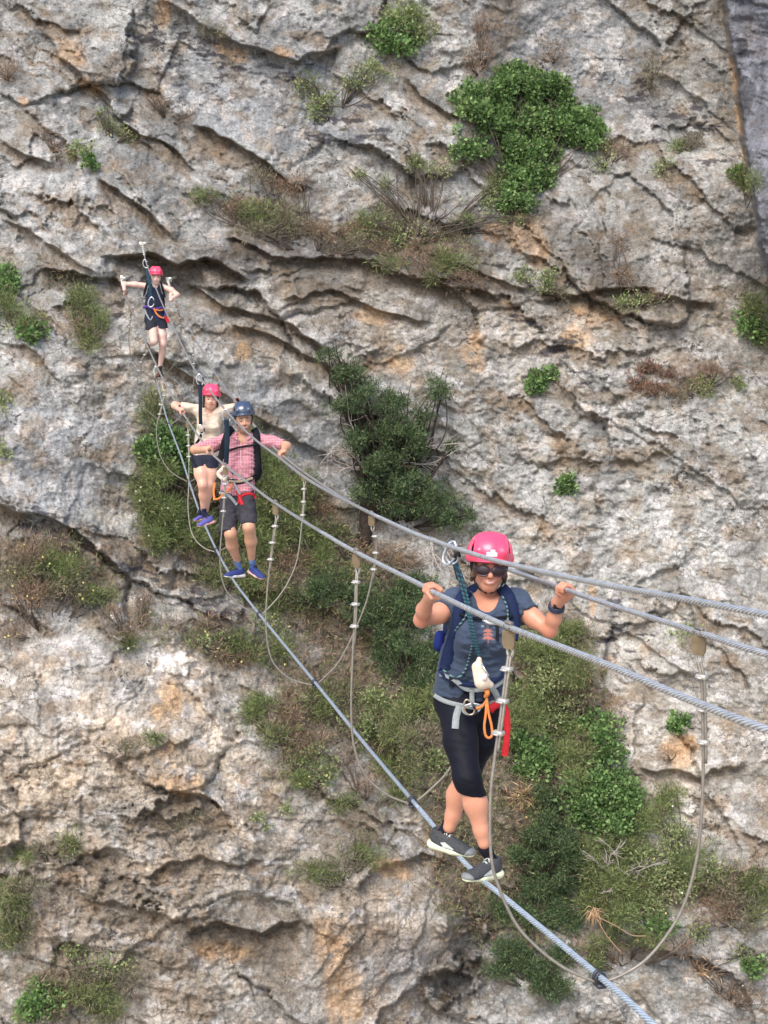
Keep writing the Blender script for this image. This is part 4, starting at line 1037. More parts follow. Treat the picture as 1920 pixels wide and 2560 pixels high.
def frame(c, yaw=0, pitch=0, roll=0):
    """right (photo right), up, forward (towards the viewer) for a head at c"""
    f = N3(-np.asarray(c)); f[2] *= .3; f = N3(f)
    u = np.array([0, 0, 1.]); r = N3(np.cross(u, f)); u = np.cross(f, r)
    def rot(a, v, w):
        return v*math.cos(a)+w*math.sin(a), w*math.cos(a)-v*math.sin(a)
    y, p, ro = map(math.radians, (yaw, pitch, roll))
    f, r = rot(y, f, r); f, u = rot(-p, f, u)[0], rot(-p, f, u)[1]; r, u = rot(ro, r, u)
    return r, u, f

def head(V, c, fr, s=1.0, k=.012, slim=1.0, nose=1.0):
    """c is the point between the eyes and ears; s scales a 225 mm head"""
    r, u, f = fr; c = np.asarray(c); R = np.array([r, u, f])
    Q = lambda x, y, z: c+(r*x*slim+u*y+f*z)*s
    V.ell(Q(0,.032,-.012), R, np.array([.074*slim,.088,.094])*s, k)
    V.ell(Q(0,-.030,.028), R, np.array([.061*slim,.068,.062])*s, .03*s)
    V.ell(Q(0,-.075,.040), R, np.array([.036*slim,.030,.036])*s, .025*s)      # chin
    V.cone(Q(-.052,-.050,-.005), Q(-.018,-.088,.042), .020*s, .015*s, .025*s); V.cone(Q(.052,-.050,-.005), Q(.018,-.088,.042), .020*s, .015*s, .025*s)
    for e in (-1, 1):
        V.ell(Q(.033*e,-.030,.066), R, np.array([.022,.020,.020])*s, .015*s)      # cheek
        V.cone(Q(.012*e,.022,.082), Q(.042*e,.024,.070), .009*s, .008*s, .012*s)  # brow
        V.ell(Q(.031*e,.002,.094), R, np.array([.017,.011,.014])*s, .010*s, 'cut')
        V.ell(Q(.031*e,.001,.074), R, np.array([.014,.013,.013])*s, .003*s)       # eyeball
        V.ell(Q(.078*e,-.008,-.012), np.array([N3(r+f*.3*e), u, np.cross(N3(r+f*.3*e), u)]), np.array([.008,.031,.018])*s, .006*s)
    V.cone(Q(0,.010,.088), Q(0,-.027,.109), .007*s, .0115*s*nose, .007*s)
    for e in (-1, 1): V.ell(Q(.012*e,-.032,.095), R, np.array([.009,.008,.010])*s, .006*s)
    V.ell(Q(0,-.055,.085), R, np.array([.026,.014,.012])*s, .014*s)             # lips
    V.ell(Q(0,-.058,.099), R, np.array([.022,.0022,.008])*s, .003*s, 'cut')
    return Q

def face_col(v, c, fr, s, col, skin, lip, brow, smile=1, eyes=True, teeth=False, stubble=None, slim=1.0):
    r, u, f = fr; p = (v-np.asarray(c))/s; x = p@r/slim; y = p@u; z = p@f
    front = z > .045
    def put(m, cc, a=1.0):
        m = np.clip(m, 0, 1)[:, None]*a; col[:] = col*(1-m)+np.array(cc)*m
    near_ = (np.abs(x) < .11) & (np.abs(y) < .13)
    rosy = np.exp(-((np.abs(x)-.040)/.018)**2-((y+.030)/.018)**2)*(z > .03); put(rosy*near_, np.array(skin)*np.array([1.02,.72,.68]), .45)
    put(np.exp(-(x/.014)**2-((y+.026)/.012)**2)*(z > .08)*near_, np.array(skin)*np.array([1.0,.74,.70]), .45)
    if stubble is not None:
        m = sstep(-.012, -.045, y)*sstep(-.02, .02, z)*(1-np.exp(-((np.abs(x)-.045)/.02)**2-((y+.022)/.014)**2)); put(m*near_*(y > -.125), stubble, .55)
    mo = np.abs(y+.058-smile*(x/.03)**2*.010)
    lipm = (mo < .0088)*(np.abs(x) < .030)*(z > .06); put(lipm*near_, lip, .75)
    if teeth: put((mo < .0042)*(np.abs(x) < .022)*(z > .06)*near_, (.66,.57,.50), .75)
    else: put((mo < .0022)*(np.abs(x) < .024)*(z > .06)*near_, (.10,.03,.03), .8)
    put((np.abs(y-.027-.004*np.cos(x*60)) < .0052)*(np.abs(np.abs(x)-.031) < .019)*(z > .05)*near_, brow, .85)
    if eyes:
        ex = np.abs(np.abs(x)-.031); put((ex < .014)*(np.abs(y-.002) < .0070)*(z > .05)*near_, (.30,.18,.14), .9)
        put((ex < .0110)*(np.abs(y-.001) < .0032)*(z > .05)*near_, (.45,.38,.34)); put((ex < .0060)*(np.abs(y-.001) < .0045)*(z > .05)*near_, (.05,.035,.03))
        put((ex < .013)*(np.abs(y-.0060) < .0018)*(z > .05)*near_, (.06,.04,.03), .9)
    put((np.abs(np.abs(x)-.007) < .003)*(np.abs(y+.037) < .003)*(z > .07)*near_, (.16,.06,.05), .8)
    return col

def hand(V, C, T, wrist, s=1.0, rc=.0105, k=.0035, up=(0,0,1.), thumb=1, spread=.0195, rw=.024):
    """a fist closed over the cable at C (direction T, pointing to the forefinger side)"""
    C = np.asarray(C); T = N3(T); W = np.asarray(wrist)-C; w = N3(W-T*(W@T)); n = np.cross(T, w)
    if n@np.asarray(up) < 0: n = -n
    at = lambda t, ang, rad: C+T*t*s+(w*math.cos(math.radians(ang))+n*math.sin(math.radians(ang)))*rad
    # palm: from the wrist to the row of knuckles, four rays
    for i in range(4):
        t = (1.5-i)*spread; L = (.94, 1.0, .97, .85)[i]; fr = (.0096, .0100, .0096, .0084)[i]*s
        kn = at(t*1.02, 62, (.036+.002*L)*s+rc*.3)
        V.cone(np.asarray(wrist)+T*t*.55, kn, rw*.62*s, .0125*s, .016)
        V.cone(kn, at(t, 112, (rc+.0150*s)*1.18*L), .0112*s, fr, k)
        V.cone(at(t, 112, (rc+.0150*s)*1.18*L), at(t, 175, rc+.0120*s), fr*1.04, fr*.97, k*.5)
        V.cone(at(t, 175, rc+.0120*s), at(t*.97, 248, rc+.0100*s), fr*.98, fr*.88, k*.5)
        V.cone(at(t*.97, 248, rc+.0100*s), at(t*.95, 292, rc+.0105*s), fr*.88, fr*.78, k*.4)
    V.cone(np.asarray(wrist), at(0, 50, .030*s), rw*s, .024*s, .02, flat=(n, 1.25))
    # heel of the hand and the thumb, from the side of the palm
    tb = at(thumb*.030, 10, .040*s); V.cone(np.asarray(wrist)+T*thumb*.012, tb, rw*.7*s, .0140*s, .015)
    V.cone(tb, at(thumb*.040, -45, rc+.0170*s), .0135*s, .0112*s, k); V.cone(at(thumb*.040, -45, rc+.0170*s), at(thumb*.030, -110, rc+.0115*s), .0112*s, .0090*s, k*.6)

def shoe(parent, A, heel, toe, up, s, mu, ms, extra, msock=None, lace=True, wave=True, label=None, leg=None, sock_h=.10, flip=1):
    """A ankle, heel and toe points of the sole"""
    heel = np.asarray(heel); toe = np.asarray(toe); f = N3(toe-heel); L = np.linalg.norm(toe-heel); up = N3(np.asarray(up)-f*(np.asarray(up)@f)); r = np.cross(f, up)
    Q = lambda x, y, z: heel+r*x*L+f*y*L+up*z*L
    lo = np.minimum(heel, toe)-.14; hi = np.maximum(np.maximum(heel, toe), A)+.10
    hh = .0035 if s > 40 else .0055
    R = np.array([r, f, up])
    V = Vol(lo, hi, hh)      # upper
    V.ell(Q(0,.20,.14), R, np.array([.135,.20,.17])*L, .02); V.ell(Q(0,.50,.11), R, np.array([.155,.30,.13])*L, .03); V.ell(Q(0,.80,.08), R, np.array([.150,.19,.085])*L, .03)
    V.cone(Q(0,.13,.20), Q(0,.15,.34), .125*L, .125*L, .02); V.cone(Q(0,.26,.26), Q(0,.50,.17), .10*L, .10*L, .02)
    V.ell(Q(0,.16,.40), R, np.array([.095,.115,.10])*L, .01, 'cut')
    V.plane(Q(0,0,.045), -up)
    v, F = V.net(); o = part("shoe", body_mesh("shoe", v, F, mu), parent, label); bv = tree_of(v, F)
    V = Vol(lo, hi, hh)      # sole, flared and thick at the heel
    V.cone(Q(0,.10,.050), Q(0,.50,.035), .175*L, .150*L, .01, flat=(up, 1.6)); V.cone(Q(0,.55,.035), Q(0,.86,.050), .165*L, .125*L, .02, flat=(up, 2.0))
    V.plane(Q(0,0,-.030), -up); V.plane(Q(0,.5,.105), N3(up+f*.10))
    v, F = V.net(); part("sole", body_mesh("sole", v, F, ms), o)
    if wave:      # rubbed grey toe and heel overlays
        for (y0, rad, z0, y1) in ((.93, (.150,.11,.085), .075, 'toe_cap'), (.075, (.13,.075,.19), .17, 'heel_counter')):
            V2 = Vol(lo, hi, hh); V2.ell(Q(0,.20,.14), R, np.array([.142,.207,.177])*L, .02); V2.ell(Q(0,.50,.11), R, np.array([.162,.307,.137])*L, .03); V2.ell(Q(0,.80,.08), R, np.array([.157,.197,.092])*L, .03)
            V2.ell(Q(0,.16,.40), R, np.array([.095,.115,.10])*L, .01, 'cut'); V2.plane(Q(0,.86,.1) if y1 == 'toe_cap' else Q(0,.07,.1), -f*(1 if y1 == 'toe_cap' else -1)+up*.5*(1 if y1 == 'toe_cap' else .4)); V2.plane(Q(0,0,.045), -up)
            v2, F2 = V2.net()
            if len(v2): part(y1, body_mesh(y1, v2, F2, M_PANEL_), o)
    if lace:
        lb = MB()
        for i in range(4):
            y = .34+.07*i; z = .345-.055*i+.02
            lb.tube(spline([Q(-.075,y,z-.04), Q(0,y+.02,z), Q(.075,y,z-.04)], 4), .0032, 5); lb.tube(spline([Q(-.07,y+.05,z-.055), Q(0,y+.02,z+.004), Q(.07,y+.05,z-.055)], 4), .0030, 5)
        part("lace", lb.mesh("lace", extra), o)
    if wave:      # curved chevron mark on the side of the upper
        for sd in (-1, 1):
            mbv = MB(); pts = [(.62,.115),(.40,.20),(.30,.17),(.37,.12),(.30,.085),(.60,.10)]
            w3 = []
            for y, z in pts:
                p0 = Q(sd*.5, y, z); rr = bv.ray_cast(Vector(p0), Vector(-r*sd)); w3.append(np.array(rr[0]) + r*sd*.003 if rr[0] is not None else Q(sd*.15, y, z))
            w3 = np.array(w3); vv = np.concatenate([w3, w3-r*sd*.004]); mbv.add(vv, None, [[0,1,3],[1,2,3],[0,3,5],[3,4,5]] if sd > 0 else [[0,3,1],[1,3,2],[0,5,3],[3,5,4]])
            part("chevron", mbv.mesh("chevron", extra, False), o)
    if msock is not None and leg is not None:
        leg = np.asarray(leg); d = N3(leg-A); V = Vol(np.minimum(A, Q(0,.15,.2))-.09, np.maximum(A, A+d*sock_h)+.09, hh)
        V.cone(Q(0,.16,.22), A, .105*L, .118*L, .02); V.cone(A, A+d*(sock_h+.06), .118*L, .130*L, .02); V.plane(A+d*sock_h, d)
        v, F = V.net(); part("sock", body_mesh("sock", v, F, msock), parent)
    return o

def helmet(parent, c, fr, s, m, name_m=None, dark=True, badge=True, rx=1.0):
    r, u, f = fr; c = np.asarray(c); R = np.array([r, u, f])
    Q = lambda x, y, z: c+(r*x+u*y+f*z)*s
    V = Vol(c-.2*s, c+.2*s, .0034*max(1, s) if s > .9 else .005)
    V.ell(Q(0,.060,-.014), R, np.array([.102*rx,.098,.124])*s, 0)
    V.cone(Q(-.085,.040,.0), Q(-.07,.046,-.08), .022*s, .022*s, .02); V.cone(Q(.085,.040,.0), Q(.07,.046,-.08), .022*s, .022*s, .02)
    V.ell(Q(0,.056,-.014), R, np.array([.0945,.0905,.1165])*s, 0, 'cut')
    V.ell(Q(0,-.06,.02), R, np.array([.20,.088,.20])*s, .004, 'cut')
    V.ell(Q(0,.030,.105), R, np.array([.075,.006,.03])*s, .012)
    for e in (-1, 1):                                  # ridges and vents
        V.cone(Q(.046*e,.128,.03), Q(.056*e,.075,.088), .012*s, .014*s, .03); V.cone(Q(.046*e,.128,.02), Q(.055*e,.10,-.085), .012*s, .014*s, .03)
        for (x, y, z, a, b) in ((.084,.080,.050,.014,.024),(.096,.064,.000,.013,.016),(.076,.118,.004,.012,.022)):
            V.cone(Q(x*e,y,z), Q(x*e*.9,y+b,z-.012), a*s, a*.7*s, .003, 'cut')
    v, F = V.net(); o = part("helmet", body_mesh("helmet", v, F, m, relax=1), parent)
    V = Vol(c-.2*s, c+.2*s, .006)                       # dark foam liner seen through the vents
    V.ell(Q(0,.055,-.014), R, np.array([.087*rx,.083,.108])*s, 0); V.ell(Q(0,-.062,.02), R, np.array([.20,.097,.20])*s, .004, 'cut')
    v, F = V.net(); part("liner", body_mesh("liner", v, F, M_FOAM), o)
    st = MB()
    for e in (-1, 1):
        st.tube(spline([Q(.080*e,.035,.02), Q(.074*e,-.025,.012), Q(.052*e,-.085,.022), Q(.010*e,-.112,.052)], 6), .0045*s, 6)
        st.tube(spline([Q(.080*e,.030,-.05), Q(.079*e,-.01,-.02), Q(.070*e,-.045,.014)], 5), .004*s, 6)
    part("chin_strap", st.mesh("chin_strap", M_FOAM), o)
    if badge:
        b = MB(); b.box(Q(0,.062,.112), np.array([r*.024*s, u*.010*s, f*.004*s]), bev=.002); b.box(Q(.004,.077,.108), np.array([r*.010*s, u*.006*s, f*.005*s]), bev=.001)
        part("badge", b.mesh("badge", name_m or M_BADGE, False), o)
    return o

def carabiner(parent, c, ax, ay, L, m, gate=None, name="carabiner"):
    """pear shaped ring in the plane ax, ay"""
    a = np.linspace(0, 2*math.pi, 29); ax = N3(ax); ay = N3(ay)
    pt = [c+ax*math.cos(q)*L*.30*(1-.22*math.sin(q))+ay*math.sin(q)*L*.5 for q in a]
    mb = MB(); mb.tube(pt, L*.055, 8, caps=False); o = part(name, mb.mesh(name, m), parent)
    g = MB(); p0 = c+ax*L*.33-ay*L*.2; p1 = c+ax*L*.27+ay*L*.22; g.tube([p0, p1], L*.075, 8); part("gate", g.mesh("gate", gate or M_DARKM), o)
    return o

M_FOAM = mat("black_foam", (.02, .02, .022), .8)
M_BADGE = mat("white_badge", (.80, .62, .62), .5, var=.1)
M_PINK = mat("pink_shell", (.78, .06, .14), .38, var=.04, scale=8, coat=.35)
M_NAVYH = mat("navy_shell", (.035, .055, .10), .25, var=.1, coat=.6)
M_SKIN = mat("skin", (1,1,1), .43, var=.11, scale=18, attr=True, sss=.12, bump=.12, bscale=300, bdist=.001)
M_CARA = mat("alloy", (.70, .72, .74), .28, .9)
M_WEB = mat("dark_webbing", (.008, .017, .028), .8, var=.3, scale=90)
M_TEAL = mat("teal_cord", (.03, .15, .19), .8, var=.5, scale=160)
M_GREYW = mat("grey_webbing", (.24, .26, .26), .8, var=.12, scale=80)
M_BLACKW = mat("black_webbing", (.010, .011, .014), .8, var=.2)
M_ORANGE = mat("orange_sling", (.60, .20, .06), .75, var=.15, scale=80)
M_RED = mat("red_webbing", (.48, .022, .03), .75, var=.12)
M_CREAM = mat("cream_plastic", (.62, .52, .40), .5, var=.12)
M_NAVYP = mat("navy_pack", (.010, .018, .055), .75, var=.25, scale=30, bump=.3, bscale=60)
M_HAIR = mat("brown_hair", (.12, .08, .055), .7, var=.4, scale=60, bump=.6, bscale=140)
M_LENS = mat("dark_lens", (.014, .003, .006), .35, coat=.06)
M_FRAME = mat("sunglass_frame", (.05, .012, .02), .3, coat=.3)

M_PANEL_ = mat("light_grey_overlay", (.17,.18,.18), .6, var=.2, scale=100)
# ------------------------------------------------------------------ the climbers
def pr(V, prims, grow=0.0, k=.03):
    for q in prims:
        a, b = q[0], q[1]; kk = q[2] if len(q) > 2 else k
        V.cone(P(*a[:3]), P(*b[:3]), a[3]*a[2]/F0+grow, b[3]*b[2]/F0+grow, kk)
def bounds(prims, pad=.09):
    p = np.array([P(*e[:3]) for q in prims for e in q[:2]]); return p.min(0)-pad, p.max(0)+pad
def rgb_at(v, skin): return np.tile(np.array(skin, float), (len(v), 1))
def cutp(V, a, b, d=0.0):
    """end a garment at point b of the limb running from a to b"""
    pa, pb = P(*a[:3]), P(*b[:3]); n = N3(pb-pa); r = .085; q = pb+n*r*.85
    V.plane(pb+n*d, n, q-r, q+r)

# ===== the woman in front
WSK = (.56, .262, .165)
wd = 6.72
sh = [((1145,1507,6.74,31),(1192,1516,6.80,26)), ((1284,1507,6.74,31),(1240,1516,6.80,26)), ((1215,1530,6.76,34),(1215,1565,6.72,54))]
tor = [((1178,1545,6.72,48),(1158,1640,6.72,44)), ((1244,1545,6.72,46),(1216,1640,6.72,42)), ((1158,1640,6.72,44),(1142,1745,6.74,47)), ((1216,1640,6.72,42),(1204,1745,6.74,46)),
       ((1176,1590,6.62,34),(1176,1600,6.62,36)), ((1240,1588,6.62,34),(1240,1598,6.62,36)), ((1145,1740,6.76,50),(1195,1745,6.76,50))]
# thighs and calves: A = weight on the near foot, B = the foot behind
hipA, kneeA, ankA = (1143,1765,6.70,45), (1168,1945,6.48,30), (1210,2108,6.50,15.5)
hipB, kneeB, ankB = (1210,1765,6.76,42), (1168,1930,6.80,29), (1123,2068,6.86,15.5)
midA = (1152,1855,6.57,38); midB = (1202,1848,6.76,36)
calA = (1189,2010,6.50,28.5); calB = (1144,1988,6.85,26)
legs = [(hipA,midA,.05),(midA,kneeA,.03),(kneeA,calA,.03),(calA,(1203,2075,6.50,19),.03),((1203,2075,6.50,19),ankA,.02),
        (hipB,midB,.05),(midB,kneeB,.03),(kneeB,calB,.03),(calB,(1132,2040,6.86,19),.03),((1132,2040,6.86,19),ankB,.02)]
sL, eL, wL = (1138,1508,6.74,28), (1053,1550,6.60,18), (1074,1493,6.43,14)
sR, eR, wR = (1292,1510,6.74,27), (1374,1576,6.62,18), (1393,1507,6.53,13.5)
mL = (1097,1534,6.66,23.5); mR = (1334,1546,6.68,22); fL = (1060,1524,6.54,18.5); fR = (1385,1546,6.58,17.5)
arms = [(sL,mL,.03),(mL,eL,.03),(eL,fL,.02),(fL,wL,.02),(sR,mR,.03),(mR,eR,.03),(eR,fR,.02),(fR,wR,.02)]
neck = [((1216,1512,6.80,31),(1221,1462,6.78,22.5))]
HC = P(1223,1423,6.72); HF = frame(HC, yaw=4, pitch=-4, roll=-3)
lo, hi = bounds(sh+tor+legs+arms, .13); hi[2] = HC[2]+.18
V = Vol(lo, hi, .0042)
pr(V, tor+sh, 0, .05); pr(V, legs); pr(V, arms); pr(V, neck, 0, .04)
head(V, HC, HF, .98, nose=1.15, slim=.89)
HLc, rl = near_on(LEFTC, 1075); HRc, rr_ = near_on(RIGHTC, 1410)
hand(V, HLc, -dir_on(LEFTC, 1075), P(*wL[:3]), 1.0, thumb=-1); hand(V, HRc, dir_on(RIGHTC, 1410), P(*wR[:3]), 1.0, thumb=-1)
# collar bones
v, F = V.net()
def wcol(v):
    c = rgb_at(v, WSK); px, py, d = proj(v)
    # flushed elbows, knees and hands, paler shins
    fl = np.exp(-((px-1053)**2+(py-1556)**2)/400.)+np.exp(-((px-1376)**2+(py-1584)**2)/400.)+.8*np.exp(-((px-1073)**2+(py-1470)**2)/300.)+.8*np.exp(-((px-1410)**2+(py-1480)**2)/300.)+.5*np.exp(-((px-1212)**2+(py-1535)**2)/500.)
    c = c*(1-fl[:,None]*np.array([.03,.20,.20]))
    sun = np.clip(perlin(v[:,0]*9, v[:,2]*9+v[:,1]*4, 3), -1, 1)[:,None]; c = c*(1+.05*sun)
    return face_col(v, HC, HF, .98, c, WSK, (.52,.12,.11), (.16,.10,.07), smile=1.3, eyes=False, teeth=True, slim=.89)
wbase = P(1205, 2195, 6.6)
woman = empty("person", wbase, "nearest climber, in pink helmet, sunglasses, navy T-shirt and black leggings, smiling", "person", "climbers on the rope bridge")
part("body", body_mesh("body", v, F, M_SKIN, wcol), woman)
bvB = tree_of(v, F)
# leggings
V = Vol(*bounds(tor[2:4]+legs, .14), .0046)
pr(V, tor[2:4]+tor[6:], .012, .05); pr(V, legs, .0065, .045)
V.plane(P(1160,1718,6.7), (0.05,0,1)); V.plane(P(1175,1980,6.5), (-.12,0,-1))
v, F = V.net()
M_LEGG = mat("black_leggings", (.006, .0065, .012), .65, var=.15, scale=20, bump=.25, bscale=35, bdist=.006)
part("leggings", body_mesh("leggings", v, F, M_LEGG, wr=folds(.09, .0035)), woman); bvL = tree_of(v, F)
# T-shirt
tee = sh+tor+[(sL,mL,.04),(sR,mR,.04)]
V = Vol(*bounds(tee, .14), .0046)
pr(V, tor+sh, .011, .05); V.cone(P(*sL[:3]), P(1106,1532,6.67), .068, .063, .04); V.cone(P(*sR[:3]), P(1325,1543,6.69), .066, .062, .04)
V.cone(P(1150,1655,6.70), P(1144,1688,6.70), .080, .088, .05); V.cone(P(1216,1655,6.69), P(1212,1690,6.69), .080, .085, .05)
V.cone(P(1144,1690,6.71), P(1138,1730,6.72), .088, .094, .04); V.cone(P(1212,1690,6.71), P(1206,1730,6.72), .085, .092, .04); V.plane(P(1165,1742,6.7), (-.05,0,-1)); cutp(V, sL, (1108,1531,6.67,1))
cutp(V, sR, (1318,1538,6.69,1))
# V neck
V.cone(P(1217,1474,6.76), P(1216,1512,6.68), .070, .052, .012, 'cut'); V.cone(P(1216,1504,6.64), P(1212,1542,6.56), .044, .012, .010, 'cut')
v, F = V.net()
def teecol(v):
    c = rgb_at(v, (.050,.070,.112)); px, py, d = proj(v)
    lowm = sstep(1560, 1640, py)[:,None]; c = c*(1-.18*lowm)
    # rust coloured tree print: bars of a fir on a stem, small line of lettering above
    m = np.zeros(len(v)); X0 = 1220+(py-1590)*.02; h = py-1570
    fir = (h > 2) & (h < 30) & (np.abs(px-X0) < 3+8*((h*1.0) % 9.5)/9.5+h*.18) & (((h % 9.5) > 2.4))
    stem_ = (np.abs(px-X0) < 1.8) & (h > 0) & (h < 38)
    let = (h > -7) & (h < -2) & (np.abs(px-X0) < 16) & (np.sin((px-X0)*1.9) > -.2)
    f = (fir | stem_)[:,None]; c = np.where(f & (d < 6.66)[:,None], (.36,.15,.12), c); c = np.where(let[:,None] & (d < 6.66)[:,None], (.22,.24,.28), c)
    return c
M_TEE = mat("navy_tshirt", (1,1,1), .82, var=.12, scale=14, attr=True, sheen=.08, bump=.35, bscale=22, bdist=.012)
part("tshirt", body_mesh("tshirt", v, F, M_TEE, teecol, wr=folds(.07, .012)), woman); bvT = tree_of(v, F)
# hair
V = Vol(HC-.16, HC+.16, .004); r_h, u_h, f_h = HF; R_h = np.array([r_h,u_h,f_h]); Q = lambda x,y,z: HC+r_h*x+u_h*y+f_h*z
V.ell(Q(0,.015,-.045), R_h, (.086,.085,.078), .01)
for e in (-1,1):
    V.cone(Q(.070*e,.020,.026), Q(.073*e,-.030,.006), .010, .013, .02); V.cone(Q(.073*e,-.030,-.005), Q(.080*e,-.060,-.025), .015, .008, .02)
V.cone(Q(0,-.02,-.09), Q(0,-.09,-.085), .05, .03, .03)
v, F = V.net(); part("hair", body_mesh("hair", v, F, M_HAIR, wr=folds(.02, .004)), woman)
helmet(woman, Q(0,.010,-.004), HF, 1.08, M_PINK)
# sunglasses: two large lenses, bridge and arms
sg = empty("sunglasses", (0,0,0), None, None); sg.parent = woman; sg.location = -Vector(woman.location)
bpy.data.objects.remove(sg)
fr_ = MB(); 
for e in (-1,1):
    a = np.linspace(0, 2*math.pi, 25)
    rim = [Q(.0370*e+.0340*math.cos(q)*(1+.08*math.sin(q)*e*math.copysign(1,math.cos(q))), -.002+.0245*math.sin(q), .106-.012*(abs(.0370*e+.0340*math.cos(q))/.06)**2) for q in a]
    fr_.tube(rim, .0038, 7, caps=False); fr_.tube([Q(.062*e,.008,.090), Q(.078*e,.006,.045), Q(.082*e,.004,-.01)], .0035, 6)
fr_.tube([Q(-.008,.006,.106), Q(0,.009,.108), Q(.008,.006,.106)], .0035, 6)
sgo = part("sunglasses", fr_.mesh("sunglasses", M_FRAME), woman)
for e in (-1,1):
    ln = MB(); Rl = np.array([N3(r_h-f_h*.22*e), u_h, np.cross(N3(r_h-f_h*.22*e), u_h)]); ln.ball(Q(.0370*e,-.002,.100), Rl, (.0340,.0245,.007), None, 20, 10)
    part("lens", ln.mesh("lens", M_LENS), sgo)
# watch
wt = MB(); a = np.linspace(0, 2*math.pi, 21); wc = P(1391,1518,6.545); ax_ = N3(P(*wR[:3])-P(*fR[:3])); e1 = N3(np.cross(ax_, (0,1,0))); e2 = np.cross(ax_, e1)
for o_ in (-.008,0,.008): wt.tube([wc+ax_*o_+(e1*math.cos(q)+e2*math.sin(q))*.0335 for q in a], .0062, 6, caps=False)
M_WATCH = mat("watch_band", (.02,.03,.06), .5)
wo_ = part("watch", wt.mesh("watch", M_WATCH), woman); wf = MB(); wf.box(wc+N3(-wc)*.036, np.array([e1*.016, ax_*.017, e2*.005]), bev=.004); part("watch_face", wf.mesh("watch_face", M_LENS), wo_)
# shoes
M_SHOE = mat("dark_mesh_upper", (.055,.058,.062), .7, var=.35, scale=120); M_SOLE = mat("pale_sole", (.66,.68,.46), .6, var=.08); M_LACE = mat("grey_lace", (.45,.47,.45), .7); M_SOCK = mat("black_sock", (.012,.012,.018), .9)
def foot_on(heel, toe): return P(*heel), P(*toe)
h1, t1 = foot_on((1246,2187,6.57), (1157,2205,6.40))
shoe(woman, P(1213,2120,6.52), h1, t1, (0,0,1), 50, M_SHOE, M_SOLE, M_LACE, M_SOCK, leg=P(*calA[:3]), sock_h=.022)
h1, t1 = foot_on((1079,2112,6.93), (1188,2144,6.78))
shoe(woman, P(1115,2078,6.885), h1, t1, (0,0,1), 50, M_SHOE, M_SOLE, M_LACE, M_SOCK, leg=P(*calB[:3]), sock_h=.055)
# harness
hb = [bvT, bvL]
hs = strap(hb, [(1086,1738),(1110,1752),(1150,1763),(1190,1768),(1230,1757),(1257,1740)], .022, "harness", M_GREYW, woman, off=.010)
strap(hb, [(1100,1684),(1130,1695),(1165,1722),(1200,1724),(1235,1716),(1262,1696)], .024, "waist_belt", M_GREYW, hs, off=.016)
strap(hb, [(1128,1690),(1128,1718)], .02, "webbing", M_BLACKW, hs, off=.018)
strap(hb, [(1150,1763),(1141,1790),(1138,1822)], .034, "webbing", M_GREYW, hs, off=.012, label="grey webbing end hanging down the thigh")
strap(hb, [(1180,1722),(1180,1745),(1181,1768)], .024, "webbing", M_GREYW, hs, off=.02)
strap(hb, [(1214,1722),(1214,1760),(1217,1775)], .03, "webbing", M_BLACKW, hs, off=.018)
strap(hb, [(1225,1772),(1248,1758),(1262,1770),(1268,1805),(1266,1850),(1262,1890)], .032, "webbing", M_RED, hs, off=.03, dflt=6.6, label="red webbing tail hanging beside the thigh")
strap(hb, [(1226,1778),(1240,1765),(1262,1762)], .028, "webbing", M_RED, hs, off=.026)
strap(hb, [(1226,1716),(1240,1735),(1248,1760)], .03, "webbing", M_GREYW, hs, off=.022)
# backpack
pk = empty("backpack", P(1200,1580,6.98), "navy rucksack on the back of the nearest climber, its straps over her T-shirt", "backpack", "rucksacks worn by the climbers")
V = Vol(P(1200,1580,6.95)-(.32,.25,.40), P(1200,1580,6.95)+(.32,.25,.40), .007)
V.cone(P(1152,1520,6.98), P(1134,1650,6.98), .075, .075, .05); V.cone(P(1255,1520,6.98), P(1228,1650,6.98), .065, .060, .05); V.cone(P(1205,1505,6.98), P(1185,1660,6.98), .10, .10, .06)
v, F = V.net(); part("pack", body_mesh("pack", v, F, M_NAVYP, wr=folds(.12, .006)), pk)
V = Vol(P(1100,1600,6.85)-.14, P(1100,1600,6.85)+.14, .006); V.cone(P(1101,1590,6.88), P(1099,1615,6.86), .028, .030, .02); v, F = V.net()
part("side_pocket", body_mesh("side_pocket", v, F, mat("blue_pocket", (.012,.022,.14), .7)), pk)
strap([bvT,bvB], [(1168,1478),(1152,1500),(1147,1530),(1140,1575),(1122,1630),(1112,1672)], .058, "shoulder_strap", M_NAVYP, pk, off=.008, thick=.010)
strap([bvT,bvB], [(1254,1470),(1271,1492),(1281,1525),(1284,1560),(1279,1600)], .060, "shoulder_strap", M_NAVYP, pk, off=.008, thick=.010)
strap([bvT], [(1150,1536),(1185,1546),(1235,1546),(1282,1540)], .016, "sternum_strap", M_BLACKW, pk, off=.014)
strap([bvT,bvL], [(1100,1672),(1112,1688),(1140,1706),(1190,1712),(1230,1705),(1262,1684)], .026, "hip_belt", M_NAVYP, pk, off=.012, thick=.006)
b_ = MB(); bd = hit(bvT, 1225, 1556) or 6.6
b_.tube([P(1206,1550,bd-.03), P(1222,1558,bd-.035), P(1246,1560,bd-.03), P(1262,1566,bd-.02)], .008, 6); b_.box(P(1222,1555,bd-.035), np.array([[.018,0,0],[0,.005,0],[0,0,.012]]), bev=.004)
part("buckle", b_.mesh("buckle", M_CARA), pk)
strap([bvT], [(1243,1560),(1243,1580),(1243,1602)], .014, "webbing", M_BLACKW, pk, off=.012)
